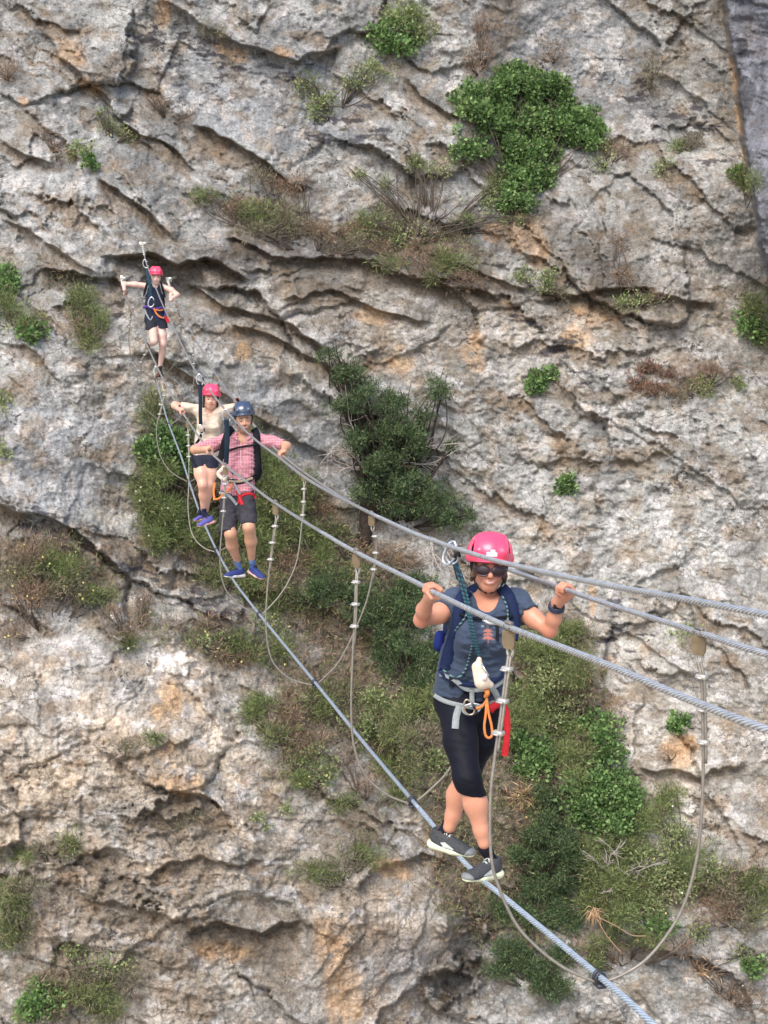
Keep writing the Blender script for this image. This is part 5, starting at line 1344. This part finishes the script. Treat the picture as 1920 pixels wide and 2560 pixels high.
# patterned cords looping over the shirt
def cord(bvs, pts, rad, name, m, parent, off=.012, lab=None, dflt=6.6, lobes=0):
    c = spline([(q[0], q[1]) for q in pts], 8); dd = np.array([min([h for h in (hit(b, x, y) for b in bvs) if h is not None] or [np.nan]) for x, y in c])
    ok = ~np.isnan(dd)
    if not ok.any(): dd[:] = dflt
    else: dd = np.interp(np.arange(len(dd)), np.where(ok)[0], dd[ok])
    dd = np.convolve(np.pad(dd, 3, 'edge'), np.ones(7)/7, 'valid'); mb = MB(); mb.tube(P(c[:,0], c[:,1], dd-off-rad), rad, 8)
    return part(name, mb.mesh(name, m), parent, lab)
M_CORD = None
def stripe_mat(name, c1, c2, scale):
    m, n, l, b, o = new_mat(name); b.inputs['Roughness'].default_value = .85
    tc = n.new('ShaderNodeTexCoord'); w_ = n.new('ShaderNodeTexWave'); w_.inputs['Scale'].default_value = scale; w_.bands_direction = 'Z'; w_.inputs['Distortion'].default_value = 2
    l.new(tc.outputs['Object'], w_.inputs['Vector']); r = n.new('ShaderNodeValToRGB'); r.color_ramp.elements[0].color = (*c1, 1); r.color_ramp.elements[1].color = (*c2, 1)
    r.color_ramp.elements[0].position = .45; r.color_ramp.elements[1].position = .7; l.new(w_.outputs['Color'], r.inputs[0]); l.new(r.outputs[0], b.inputs['Base Color']); return m
M_CORD = stripe_mat("flecked_cord", (.010,.018,.03), (.10,.20,.21), 18); M_CORDT = stripe_mat("teal_flecked_cord", (.006,.020,.032), (.015,.085,.11), 22)
# lanyard, clipped to the top cable
cc, cr_ = near_on(TOPC, 1121)
ly = empty("lanyard", cc, "teal flecked lanyard from the top cable to the nearest climber's cream descender", "lanyard", "lanyards clipped to the top cable")
td = dir_on(TOPC, 1121)
ca = cc + np.array([.008,-.002,-.034]); carabiner(ly, ca, td*.6+np.array([.5,0,0]), np.array([.28,0,1.]), .118, M_CARA)
carabiner(ly, ca+(.012,.02,-.002), td*.6+np.array([.5,.3,0]), np.array([-.06,0,1.]), .110, M_CARA)
def lc(pts, rad, m, name, off=.0):
    mb = MB(); c = spline([tuple(P(*q)) for q in pts], 8); mb.tube(c, rad, 8); return part(name, mb.mesh(name, m), ly)
lc([(1136,1405,6.95),(1146,1440,6.75),(1160,1490,6.58),(1172,1540,6.50),(1184,1600,6.48),(1200,1648,6.50)], .0080, M_CORDT, "cord")
lc([(1140,1405,6.95),(1154,1440,6.73),(1168,1490,6.56),(1177,1540,6.49),(1189,1600,6.47),(1203,1648,6.50)], .0070, M_CORDT, "cord")
lc([(1136,1400,6.97),(1141,1420,6.9),(1147,1445,6.8)], .014, M_WEB, "sleeve")
cord([bvT,bvB], [(1175,1500),(1165,1540),(1140,1575),(1122,1620),(1108,1665),(1116,1682),(1140,1696),(1160,1680),(1172,1650),(1180,1615)], .0058, "loop", M_CORD, ly)
cord([bvT,bvB], [(1249,1473),(1256,1490),(1268,1520),(1270,1555)], .0052, "loop", M_CORD, ly)
dvo = MB(); dc = P(1200,1695,6.47); dR = np.array([N3((1,0,-.3)), (0,1,0), N3((.3,0,1))])
V = Vol(dc-.12, dc+.12, .004); V.cone(P(1194,1668,6.47), P(1205,1705,6.46), .028, .036, .02, flat=((0,1,0), 1.7)); V.cone(P(1198,1648,6.48), P(1196,1668,6.47), .012, .020, .01); V.cone(P(1208,1705,6.46), P(1226,1712,6.47), .024, .016, .015)
V.cone(P(1188,1672,6.44), P(1196,1712,6.43), .003, .003, .002, 'cut'); v, F = V.net()
dv_ = part("descender", body_mesh("descender", v, F, M_CREAM), ly)
bx = MB(); bx.box(P(1211,1692,6.425), np.array([[.010,0,-.003],[0,.004,0],[.003,0,.015]]), bev=.002); part("badge", bx.mesh("badge", M_BADGE), dv_)
bx = MB(); bx.tube([P(1204,1660,6.45), P(1222,1690,6.44)], .004, 6); part("lever", bx.mesh("lever", M_CARA), dv_)
cc2 = P(1180,1772,6.52); carabiner(ly, cc2, (.5,0,-.9), (1,0,.35), .085, M_CARA); carabiner(ly, P(1172,1768,6.50), (.9,0,.2), (-.3,0,1), .075, mat("bronze_alloy", (.50,.42,.30), .35, .8))
for e in (-1,1):
    o_ = lc([(1210,1716,6.50),(1216,1740,6.49),(1218+e*3,1780,6.48),(1220+e*9,1815,6.48),(1222+e*8,1838,6.48),(1222,1846,6.48)], .0062, M_ORANGE, "orange_sling")
lc([(1211,1720,6.49),(1219,1732,6.47),(1214,1742,6.49)], .011, M_ORANGE, "orange_sling"); lc([(1218,1750,6.49),(1206,1765,6.5),(1190,1772,6.51)], .007, M_ORANGE, "orange_sling")
lc([(1276,1668,6.3),(1286,1690,6.3),(1282,1704,6.3)], .004, M_BLACKW, "loop")

# ===== generic builder for the three further climbers
def climber(base, label, skin, prims, torso, hc, hs, yaw, pitch, roll, hands, h, facek, slim=1.0):
    C = P(*hc); fr = frame(C, yaw, pitch, roll); lo, hi = bounds(prims+torso, .22); hi[2] = max(hi[2], C[2]+.2)
    V = Vol(lo, hi, h); pr(V, torso, 0, .05); pr(V, prims, 0, .03); head(V, C, fr, hs, slim=slim)
    for (Cc, px, wr, t, hsz, upv) in hands:
        if Cc is None: hp = P(*px); T = np.array([1,.2,0.]); 
        else: hp, _ = near_on(Cc, px); T = dir_on(Cc, px)
        hand(V, hp, T*t, P(*wr[:3]), hsz, thumb=-1, k=.004, up=upv)
    v, F = V.net(); root = empty("person", base, label, "person", "climbers on the rope bridge")
    def cf(v):
        c = rgb_at(v, skin); return face_col(v, C, fr, hs, c, skin, slim=slim, **facek)
    part("body", body_mesh("body", v, F, M_SKIN, cf), root)
    return root, tree_of(v, F), C, fr

# ----- man in the checked shirt
mt = [((570,1100,13.9,13),(641,1100,13.9,13)), ((588,1108,13.9,20),(578,1165,13.9,19)), ((624,1108,13.9,20),(616,1165,13.9,20)), ((578,1165,13.9,19),(576,1225,13.92,18)), ((616,1165,13.9,20),(612,1225,13.92,19)), ((576,1228,13.92,19),(612,1228,13.92,19))]
mhA, mkA, maA = (573,1245,13.90,19), (576,1334,13.74,14.5), (593,1400,14.0,8.5)
mhB, mkB, maB = (612,1245,13.90,19), (622,1318,13.72,14.5), (629,1396,13.95,8.5)
mcA = (580,1362,13.86,14.5); mcB = (627,1352,13.82,14.5)
msL, meL, mwL = (563,1100,13.9,13), (487,1124,13.80,10.5), (512,1124,13.62,7.5)
msR, meR, mwR = (648,1100,13.9,13), (716,1116,13.80,11), (709,1128,13.66,8)
ml = [(mhA,mkA,.05),(mkA,mcA),(mcA,maA),(mhB,mkB,.05),(mkB,mcB),(mcB,maB)]
ma = [(msL,(530,1112,13.85,12)),((530,1112,13.85,12),meL),(meL,mwL),(msR,(680,1104,13.86,12)),((680,1104,13.86,12),meR),(meR,mwR)]
mn = [((606,1100,13.88,13),(608,1072,13.86,12))]
man, bvm, MC, MF = climber(P(600,1450,13.95), "man in dark blue helmet, pink checked shirt and dark grey shorts on the foot cable", (.50,.27,.17), ml+ma+mn, mt,
   (610,1053,13.84), 1.06, 3, -3, 4, [(LEFTC,525,mwL,-1,1.15,(0,0,1.)),(RIGHTC,704,mwR,1,1.2,(0,0,1.))], .0058,
   dict(lip=(.42,.16,.13), brow=(.08,.05,.035), smile=1.5, teeth=True, stubble=(.20,.125,.095)), slim=.93)
def check_mat():
    m, n, l, b, o = new_mat("pink_check"); b.inputs['Roughness'].default_value = .85
    tc = n.new('ShaderNodeTexCoord'); sp = n.new('ShaderNodeSeparateXYZ'); l.new(tc.outputs['Object'], sp.inputs[0])
    outs = []
    for ax in (0, 2):
        a = n.new('ShaderNodeMath'); a.operation = 'MULTIPLY'; a.inputs[1].default_value = 2*math.pi/.015; l.new(sp.outputs[ax], a.inputs[0])
        s_ = n.new('ShaderNodeMath'); s_.operation = 'SINE'; l.new(a.outputs[0], s_.inputs[0])
        r = n.new('ShaderNodeMapRange'); r.inputs[1].default_value = -.35; r.inputs[2].default_value = .35; l.new(s_.outputs[0], r.inputs[0]); outs.append(r)
    ad = n.new('ShaderNodeMath'); ad.operation = 'ADD'; l.new(outs[0].outputs[0], ad.inputs[0]); l.new(outs[1].outputs[0], ad.inputs[1])
    r = n.new('ShaderNodeValToRGB'); l.new(ad.outputs[0], r.inputs[0]); e = r.color_ramp.elements
    e[0].position = 0; e[0].color = (.58,.38,.41,1); e[1].position = .95; e[1].color = (.34,.07,.11,1); k = e.new(.45); k.color = (.46,.19,.23,1)
    hf = n.new('ShaderNodeMath'); hf.operation = 'MULTIPLY'; hf.inputs[1].default_value = .5; l.new(ad.outputs[0], hf.inputs[0]); l.new(hf.outputs[0], r.inputs[0])
    l.new(r.outputs[0], b.inputs['Base Color']); return m
M_CHECK = check_mat()
V = Vol(*bounds(mt+ma, .13), .006); pr(V, mt, .014, .05); V.cone(P(*msL[:3]), P(530,1112,13.85), .062, .058, .04); V.cone(P(530,1112,13.85), P(*meL[:3]), .058, .053, .03)
V.cone(P(*msR[:3]), P(680,1104,13.86), .062, .058, .04); V.cone(P(680,1104,13.86), P(*meR[:3]), .058, .054, .03)
V.cone(P(572,1215,13.88), P(585,1238,13.86), .06, .03, .05); V.cone(P(612,1215,13.88), P(604,1238,13.86), .06, .03, .05)
cutp(V, (530,1112,13.85,1), (492,1123,13.81,1)); cutp(V, (680,1104,13.86,1), (708,1113,13.82,1)); V.cone(P(607,1075,13.86), P(606,1104,13.80), .058, .036, .01, 'cut')
V.plane(P(590,1236,13.9), (0,0,-1)); v, F = V.net()
shirt = part("checked_shirt", body_mesh("checked_shirt", v, F, M_CHECK, wr=folds(.09, .010)), man); bvs_ = tree_of(v, F)
for pts in ([(592,1082),(586,1092),(594,1100)], [(620,1080),(628,1090),(617,1100)]): strap([bvs_], pts, .030, "collar", M_CHECK, shirt, off=.012, thick=.006, n=4)
strap([bvs_], [(603,1104),(601,1150),(600,1200)], .012, "placket", mat("pale_placket", (.62,.38,.40), .8), shirt, off=.006, thick=.003)
M_GSH = mat("dark_grey_shorts", (.040,.038,.046), .8, var=.2, scale=25, bump=.3, bscale=30, bdist=.01)
V = Vol(*bounds(ml[:1]+ml[3:4]+mt[3:], .14), .006); pr(V, mt[5:], .012, .05); V.cone(P(572,1240,13.9), P(570,1336,13.76), .088, .092, .04); V.cone(P(615,1240,13.9), P(621,1308,13.76), .088, .088, .04)
V.plane(P(569,1335,13.76), P(570,1336,13.7)-P(574,1240,13.9), P(569,1336,13.76)-(.14,.2,.12), P(583,1336,13.76)+(.095,.2,.2)); V.plane(P(622,1306,13.76), (0.06,0,-1), P(618,1300,13.76)-(.088,.25,.15), P(622,1310,13.76)+(.2,.25,.2)); V.plane(P(600,1222,13.9), (0,0,1))
v, F = V.net(); part("shorts", body_mesh("shorts", v, F, M_GSH, wr=folds(.12, .010)), man); bvsh = tree_of(v, F)
R3 = np.array(MF); hq = lambda x,y,z: MC+MF[0]*x+MF[1]*y+MF[2]*z
helmet(man, hq(0,.030,-.006), MF, 1.08, M_NAVYH, badge=False, rx=.97)
V = Vol(MC-.16, MC+.16, .006); V.ell(hq(0,.0,-.04), R3, (.080,.085,.078), .01); v, F = V.net(); part("hair", body_mesh("hair", v, F, mat("dark_hair", (.035,.025,.02), .8)), man)
M_BSHOE = mat("blue_mesh_upper", (.035,.050,.17), .7, var=.25, scale=90); M_PSOLE = mat("peach_sole", (.60,.36,.34), .6); M_BSOCK = mat("blue_sock", (.11,.18,.38), .85, var=.2, scale=80); M_WSOLE = mat("white_sole", (.62,.60,.60), .6); M_DLACE = mat("navy_lace", (.03,.03,.08), .8)
shoe(man, P(594,1408,14.02), P(609,1441,14.10), P(560,1443,13.94), (0,0,1), 20, M_BSHOE, M_WSOLE, M_DLACE, M_BSOCK, wave=False, leg=P(*mcA[:3]), sock_h=.115)
shoe(man, P(630,1404,13.97), P(625,1430,14.08), P(659,1450,13.90), (0,0,1), 20, M_BSHOE, M_PSOLE, M_DLACE, M_BSOCK, wave=False, leg=P(*mcB[:3]), sock_h=.115)
mb2 = [bvs_, bvsh]
hs2 = strap(mb2, [(546,1192),(570,1200),(595,1205),(620,1200),(640,1190)], .045, "harness", M_BLACKW, man, off=.012)
strap(mb2, [(546,1180),(560,1196),(580,1204),(610,1202),(632,1195)], .025, "waist_belt", mat("tan_webbing", (.30,.24,.18), .8), hs2, off=.022)
strap(mb2, [(596,1258),(602,1242),(615,1235),(632,1236),(639,1246)], .026, "webbing", M_RED, hs2, off=.014); strap(mb2, [(606,1262),(598,1240),(592,1225)], .03, "webbing", M_RED, hs2, off=.018)
strap(mb2, [(592,1262),(578,1245),(566,1236),(548,1232)], .03, "webbing", M_GREYW, hs2, off=.014)
strap(mb2, [(584,1205),(592,1222),(600,1236)], .022, "webbing", M_GREYW, hs2, off=.03)
pk2 = empty("backpack", P(607,1150,14.1), "black rucksack worn by the man in the checked shirt", "backpack", "rucksacks worn by the climbers")
V = Vol(P(607,1150,14.1)-(.26,.25,.36), P(607,1150,14.1)+(.26,.25,.36), .008); V.cone(P(590,1108,14.13), P(586,1180,14.13), .10, .12, .05); V.cone(P(628,1108,14.13), P(628,1180,14.13), .09, .11, .05)
v, F = V.net(); part("pack", body_mesh("pack", v, F, M_BLACKW), pk2)
strap([bvs_,bvm], [(583,1070),(572,1080),(562,1105),(556,1135),(548,1155)], .072, "shoulder_strap", M_BLACKW, pk2, off=.014, thick=.014); strap([bvs_,bvm], [(634,1072),(641,1085),(642,1120),(641,1160),(637,1185)], .070, "shoulder_strap", M_BLACKW, pk2, off=.014, thick=.014)
strap([bvs_], [(565,1128),(600,1118),(640,1112)], .02, "sternum_strap", M_BLACKW, pk2, off=.018)
ly2c, q_ = near_on(TOPC, 566); ly2 = empty("lanyard", ly2c, "dark lanyard from the top cable down to the man in the checked shirt", "lanyard", "lanyards clipped to the top cable")
carabiner(ly2, ly2c+(0,-.01,-.045), (1,0,0), (-.1,0,1), .13, M_CARA)
strap([], [(566,1050,13.86),(568,1080,13.66),(567,1120,13.6),(565,1160,13.62)], .05, "cord", M_WEB, ly2, dflt=13.64)
strap([], [(566,1160,13.62),(556,1172,13.6),(545,1185,13.6),(560,1198,13.6),(572,1190,13.6)], .035, "descender", M_CREAM, ly2, dflt=13.6)
for pts in ([(536,1248),(548,1246),(562,1232),(575,1222),(580,1208)], [(536,1250),(534,1225),(538,1205)]):
    strap([bvs_,bvsh], pts, .022, "orange_sling", M_ORANGE, ly2, off=.05, dflt=13.6)
carabiner(ly2, P(562,1200,13.55), (1,0,.3), (0,0,1), .10, M_CARA); carabiner(ly2, P(575,1186,13.55), (.6,0,.6), (.5,0,-1), .09, mat("bronze_alloy", (.40,.32,.24), .35, .8))

# ----- girl in the cream top
gt = [((500,1030,16.0,10),(556,1030,16.0,10)), ((510,1036,16.0,14),(508,1088,16.0,12.5)), ((540,1036,16.0,14),(532,1088,16.0,12)), ((506,1090,16,13),(500,1138,16,15)), ((530,1090,16,12.5),(526,1138,16,15)),
      ((512,1062,15.9,10),(512,1066,15.9,11)), ((535,1062,15.9,10),(535,1066,15.9,11))]
ghA, gkA, gaA = (498,1150,15.98,19), (507,1212,15.86,11.5), (509,1274,16.05,7)
ghB, gkB, gaB = (527,1150,15.98,18.5), (522,1212,15.92,11.5), (515,1274,16.1,7)
gcA = (509,1238,15.95,11.5); gcB = (518,1238,16.0,11)
gl = [(ghA,(503,1185,15.9,17),.05),((503,1185,15.9,17),gkA),(gkA,gcA),(gcA,gaA),(ghB,(526,1185,15.95,16),.05),((526,1185,15.95,16),gkB),(gkB,gcB),(gcB,gaB)]
gsL, geL, gwL = (498,1024,16.0,10), (437,1013,15.95,8.5), (450,1025,15.82,6)
gsR, geR, gwR = (559,1024,16.0,10), (600,1018,15.95,8), (592,1010,15.7,6)
ga = [(gsL,geL),(geL,gwL),(gsR,geR),(geR,gwR)]; gn = [((525,1032,15.98,10),(524,1008,15.96,9))]
girl, bvg, GC, GF = climber(P(512,1318,16.0), "young woman in pink helmet, cream top and black shorts behind the checked shirt man", (.64,.35,.25), gl+ga+gn, gt, (527,1000,15.94), .98, 2, -6, -5,
   [(LEFTC,456,gwL,-1,.98,(0,0,1.)),(RIGHTC,586,gwR,1,.98,(0,0,1.))], .0066, dict(lip=(.50,.20,.17), brow=(.12,.07,.05), smile=.8))
M_CREAMT = mat("cream_cotton", (.60,.49,.39), .85, var=.08, scale=14, bump=.3, bscale=20, bdist=.012)
V = Vol(*bounds(gt+ga, .14), .007); pr(V, gt, .016, .05); V.cone(P(*gsL[:3]), P(449,1014,15.96), .056, .046, .05); V.cone(P(*gsR[:3]), P(592,1017,15.96), .056, .046, .05)
V.cone(P(507,1095,15.98), P(503,1130,15.98), .068, .082, .04); V.cone(P(531,1095,15.98), P(529,1130,15.98), .066, .082, .04)
cutp(V, gsL, (452,1015,15.96,1)); V.plane(P(520,1142,16), (0,0,-1)); V.cone(P(524,1006,15.96), P(524,1030,15.90), .058, .040, .01, 'cut'); v, F = V.net()
part("top", body_mesh("top", v, F, M_CREAMT, wr=folds(.10, .010)), girl); bvgt = tree_of(v, F)
V = Vol(*bounds(gl+gt[3:5], .13), .007); pr(V, gt[3:5], .006, .04); V.cone(P(*ghA[:3]), P(501,1175,15.93), .092, .087, .03); V.cone(P(*ghB[:3]), P(527,1178,15.95), .090, .083, .03)
V.plane(P(500,1170,15.9), (0,0,-1), P(500,1170,15.9)-(.3,.3,.12), P(500,1170,15.9)+(.3,.3,.3)); V.cone(P(503,1150,15.98), P(524,1150,15.98), .09, .09, .02); V.plane(P(512,1128,16), (0,0,1)); v, F = V.net()
part("shorts", body_mesh("shorts", v, F, mat("black_shorts", (.018,.020,.035), .7)), girl); bvgs = tree_of(v, F)
gq = lambda x,y,z: GC+GF[0]*x+GF[1]*y+GF[2]*z; helmet(girl, gq(0,.022,-.004), GF, 1.04, M_PINK, badge=False)
V = Vol(GC-.18, GC+.16, .006); V.ell(gq(0,.01,-.04), np.array(GF), (.083,.085,.078), .01)
for e in (-1,1): V.cone(gq(.076*e,.02,.015), gq(.078*e,-.09,-.01), .014, .012, .02)
v, F = V.net(); part("hair", body_mesh("hair", v, F, mat("dark_brown_hair", (.06,.035,.025), .75)), girl)
M_LSHOE = mat("lilac_mesh_upper", (.10,.095,.30), .7, var=.25, scale=90); M_OSOLE = mat("salmon_sole", (.66,.34,.28), .6); M_NSOCK = mat("navy_sock", (.02,.022,.05), .85)
shoe(girl, P(510,1284,16.05), P(533,1306,16.08), P(493,1318,15.92), (0,0,1), 20, M_LSHOE, M_OSOLE, M_DLACE, M_NSOCK, wave=False, leg=P(*gcA[:3]), sock_h=.07)
shoe(girl, P(499,1282,16.15), P(512,1296,16.22), P(484,1304,16.08), (0,0,1), 20, M_LSHOE, M_OSOLE, M_DLACE, M_NSOCK, wave=False, leg=P(508,1250,16.08), sock_h=.07)
hs3 = strap([bvgt,bvgs], [(478,1108),(490,1118),(508,1126),(530,1128),(548,1122)], .035, "harness", M_BLACKW, girl, off=.014)
strap([bvgt,bvgs], [(481,1130),(482,1150),(490,1165)], .025, "webbing", M_BLACKW, hs3, off=.012)
wt = MB(); wc = P(447,1021,15.86); wt.tube([wc+np.array([.012*math.cos(q)+.0,.03*math.sin(q),.034*math.cos(q)]) for q in np.linspace(0,2*math.pi,15)], .009, 6, caps=False); part("watch", wt.mesh("watch", M_WATCH), girl)
nk = MB(); nk.tube(spline([P(517,1028,15.88),P(518,1040,15.84),P(520,1048,15.82),P(526,1040,15.84),P(530,1028,15.88)],5), .0022, 5); part("necklace", nk.mesh("necklace", mat("gold", (.45,.30,.14), .4, .8)), girl)
ly3c, q_ = near_on(TOPC, 497); ly3 = empty("lanyard", ly3c, "dark lanyard hanging in front of the cream top from its carabiner on the top cable", "lanyard", "lanyards clipped to the top cable")
carabiner(ly3, ly3c+(.01,0,-.045), (1,0,0), (-.1,0,1), .13, M_CARA)
strap([], [(500,961,15.9),(501,1000,15.78),(501,1040,15.74),(502,1062,15.74)], .042, "cord", M_WEB, ly3, dflt=15.76)
carabiner(ly3, P(503,1074,15.74), (1,0,0), (.25,0,-1), .11, M_CARA); strap([], [(504,1080,15.74),(500,1095,15.8),(490,1110,15.86)], .03, "loop", M_BLACKW, ly3, dflt=15.8)

# ----- the farthest climber
ft = [((368,718,21.9,7),(404,718,21.9,7)), ((378,722,21.9,11),(377,762,21.9,11)), ((396,722,21.9,11),(396,762,21.9,11)), ((377,762,21.9,11),(376,800,21.9,11.5)), ((396,762,21.9,11),(399,800,21.9,11.5)), ((376,802,21.9,12),(400,804,21.9,12))]
fhA, fkA, faA = (381,812,21.88,13), (385,853,21.60,9.5), (378,862,21.98,6)
fhB, fkB, faB = (402,814,21.9,12), (407,861,21.82,9), (400,916,21.98,5)
fl_ = [(fhA,fkA,.04),(fkA,(380,858,21.85,7.5)),(fhB,(405,840,21.86,11.5),.04),((405,840,21.86,11.5),fkB),(fkB,(406,880,21.9,8.5)),((406,880,21.9,8.5),faB)]
fsL, feL, fwL = (366,715,21.9,7.5), (309,710,21.85,5.5), (311,724,21.78,4.5)
fsR, feR, fwR = (406,717,21.9,7.5), (443,737,21.85,6), (427,750,21.70,4.3)
fa_ = [(fsL,(338,711,21.88,7)),((338,711,21.88,7),feL),(feL,fwL),(fsR,(428,725,21.88,7)),((428,725,21.88,7),feR),(feR,fwR)]; fn_ = [((387,716,21.9,7),(388,702,21.88,6.5))]
far, bvf, FC, FF = climber(P(396,945,21.95), "farthest climber, in pink helmet, black vest and black shorts, one knee bent", (.60,.40,.33), fl_+fa_+fn_, ft, (390,696,21.86), .98, 3, -6, 0,
   [(LEFTC,313,fwL,-1,1.15,(0,0,1.)),(RIGHTC,432,fwR,1,1.15,(0,0,1.))], .0085, dict(lip=(.42,.22,.20), brow=(.10,.06,.05), smile=.3))
M_BVEST = mat("black_vest", (.016,.020,.040), .8, var=.2)
V = Vol(*bounds(ft, .13), .008); pr(V, ft, .012, .05); V.plane(P(388,806,21.9), (0,0,-1))
V.ell(P(362,722,21.9), np.eye(3), (.055,.2,.10), .01, 'cut'); V.ell(P(412,724,21.9), np.eye(3), (.055,.2,.10), .01, 'cut'); V.cone(P(388,704,21.88), P(388,722,21.74), .055, .035, .01, 'cut'); v, F = V.net()
part("vest", body_mesh("vest", v, F, M_BVEST), far); bvfv = tree_of(v, F)
V = Vol(*bounds(fl_+ft[3:], .13), .008); pr(V, ft[5:], .014, .04); V.cone(P(379,806,21.9), P(379,826,21.8), .092, .096, .03); V.cone(P(404,806,21.9), P(407,826,21.88), .085, .084, .03); V.plane(P(390,823,21.9), (.1,0,-1)); V.plane(P(390,796,21.9), (0,0,1)); v, F = V.net()
part("shorts", body_mesh("shorts", v, F, mat("black_sport_shorts", (.020,.022,.032), .8)), far); bvfs = tree_of(v, F)
fq = lambda x,y,z: FC+FF[0]*x+FF[1]*y+FF[2]*z; helmet(far, fq(0,.022,-.004), FF, 1.06, M_PINK, badge=False)
V = Vol(FC-.15, FC+.15, .008); V.ell(fq(0,.0,-.045), np.array(FF), (.078,.08,.07), .01); v, F = V.net(); part("hair", body_mesh("hair", v, F, mat("fair_hair", (.16,.10,.06), .8)), far)
M_SAND = mat("brown_sandal", (.10,.05,.035), .8); shoe(far, P(400,920,21.98), P(404,938,22.05), P(390,945,21.85), (0,0,1), 10, M_SAND, M_DARKM, M_DLACE, mat("dark_sock", (.03,.03,.035), .9), wave=False, lace=False, leg=P(406,880,21.9), sock_h=.04)
shoe(far, P(372,862,22.0), P(368,858,22.1), P(374,874,22.1), (0,-1,.3), 10, M_SAND, M_DARKM, M_DLACE, None, wave=False, lace=False)
M_PURP = mat("purple_webbing", (.09,.05,.22), .8)
hs4 = strap([bvfv,bvfs], [(357,770),(368,766),(385,772),(400,770),(410,766)], .035, "harness", M_PURP, far, off=.014)
strap([bvfv,bvfs], [(362,772),(366,785),(376,800),(382,790)], .022, "webbing", M_GREYW, hs4, off=.016); strap([bvfv,bvfs], [(410,768),(413,785),(405,795),(392,790)], .022, "webbing", M_PURP, hs4, off=.016)
strap([bvfv,bvfs], [(410,795),(418,798),(421,805)], .06, "webbing", M_RED, hs4, off=.014, label="orange red webbing at the hip")
pk3 = empty("backpack", P(388,750,22.1), "small dark rucksack on the farthest climber with grey piped straps", "backpack", "rucksacks worn by the climbers")
V = Vol(P(388,750,22.1)-.3, P(388,750,22.1)+.3, .01); V.cone(P(380,728,22.1), P(378,780,22.1), .09, .10, .05); V.cone(P(396,728,22.1), P(398,780,22.1), .09, .10, .05); v, F = V.net(); part("pack", body_mesh("pack", v, F, M_BLACKW), pk3)
strap([bvfv,bvf], [(371,704),(366,716),(362,732),(361,742)], .045, "shoulder_strap", M_BLACKW, pk3, off=.014, thick=.012); strap([bvfv,bvf], [(399,704),(404,716),(409,734),(411,744)], .045, "shoulder_strap", M_BLACKW, pk3, off=.014, thick=.012)
strap([bvfv,bvf], [(373,706),(369,720),(365,735),(360,742)], .010, "piping", M_GREYW, pk3, off=.024); strap([bvfv,bvf], [(399,706),(402,720),(407,736)], .010, "piping", M_GREYW, pk3, off=.024)
ly4c, q_ = near_on(TOPC, 364); ly4 = empty("lanyard", ly4c, "teal webbing lanyard on the farthest climber's chest, clipped to the top cable above the helmet", "lanyard", "lanyards clipped to the top cable")
carabiner(ly4, ly4c+(.0,-.02,-.05), (1,0,0), (-.2,0,1), .13, M_CARA)
strap([], [(366,672,21.8),(370,690,21.7),(375,715,21.62),(378,745,21.62)], .05, "cord", mat("teal_webbing", (.012,.040,.055), .8), ly4, dflt=21.65)
carabiner(ly4, P(378,755,21.6), (1,0,.1), (.1,0,1), .15, M_CARA)
strap([bvfv,bvfs], [(384,770),(392,785),(402,793),(410,795)], .026, "orange_sling", M_ORANGE, ly4, off=.04); strap([bvfv,bvfs], [(386,774),(400,776),(408,774)], .022, "orange_sling", M_ORANGE, ly4, off=.04)
# small white marks of the two spare bolts above the rails
for px, py in ((305,696),(419,700),(353,612)):
    p = P(px, py, wall(px, py)-.02); e_ = empty("wall_bolt", p, {305:"bolt of the left hand rail in the rock beside the farthest climber's raised elbow",419:"bolt of the right hand rail above the farthest climber's left elbow",353:"topmost bolt of the bridge, above the farthest pink helmet"}[px], "bolt", "anchor bolts in the rock")
    b_ = MB(); b_.box(p+(0,-.02,0), np.array([[.03,0,0],[0,.006,0],[0,0,.05]]), bev=.004); part("hanger", b_.mesh("hanger", M_CLIP), e_); b_ = MB(); b_.tube([p+(0,.1,0), p+(0,-.05,0)], .012, 6); part("bolt", b_.mesh("bolt", M_CLIP), e_)
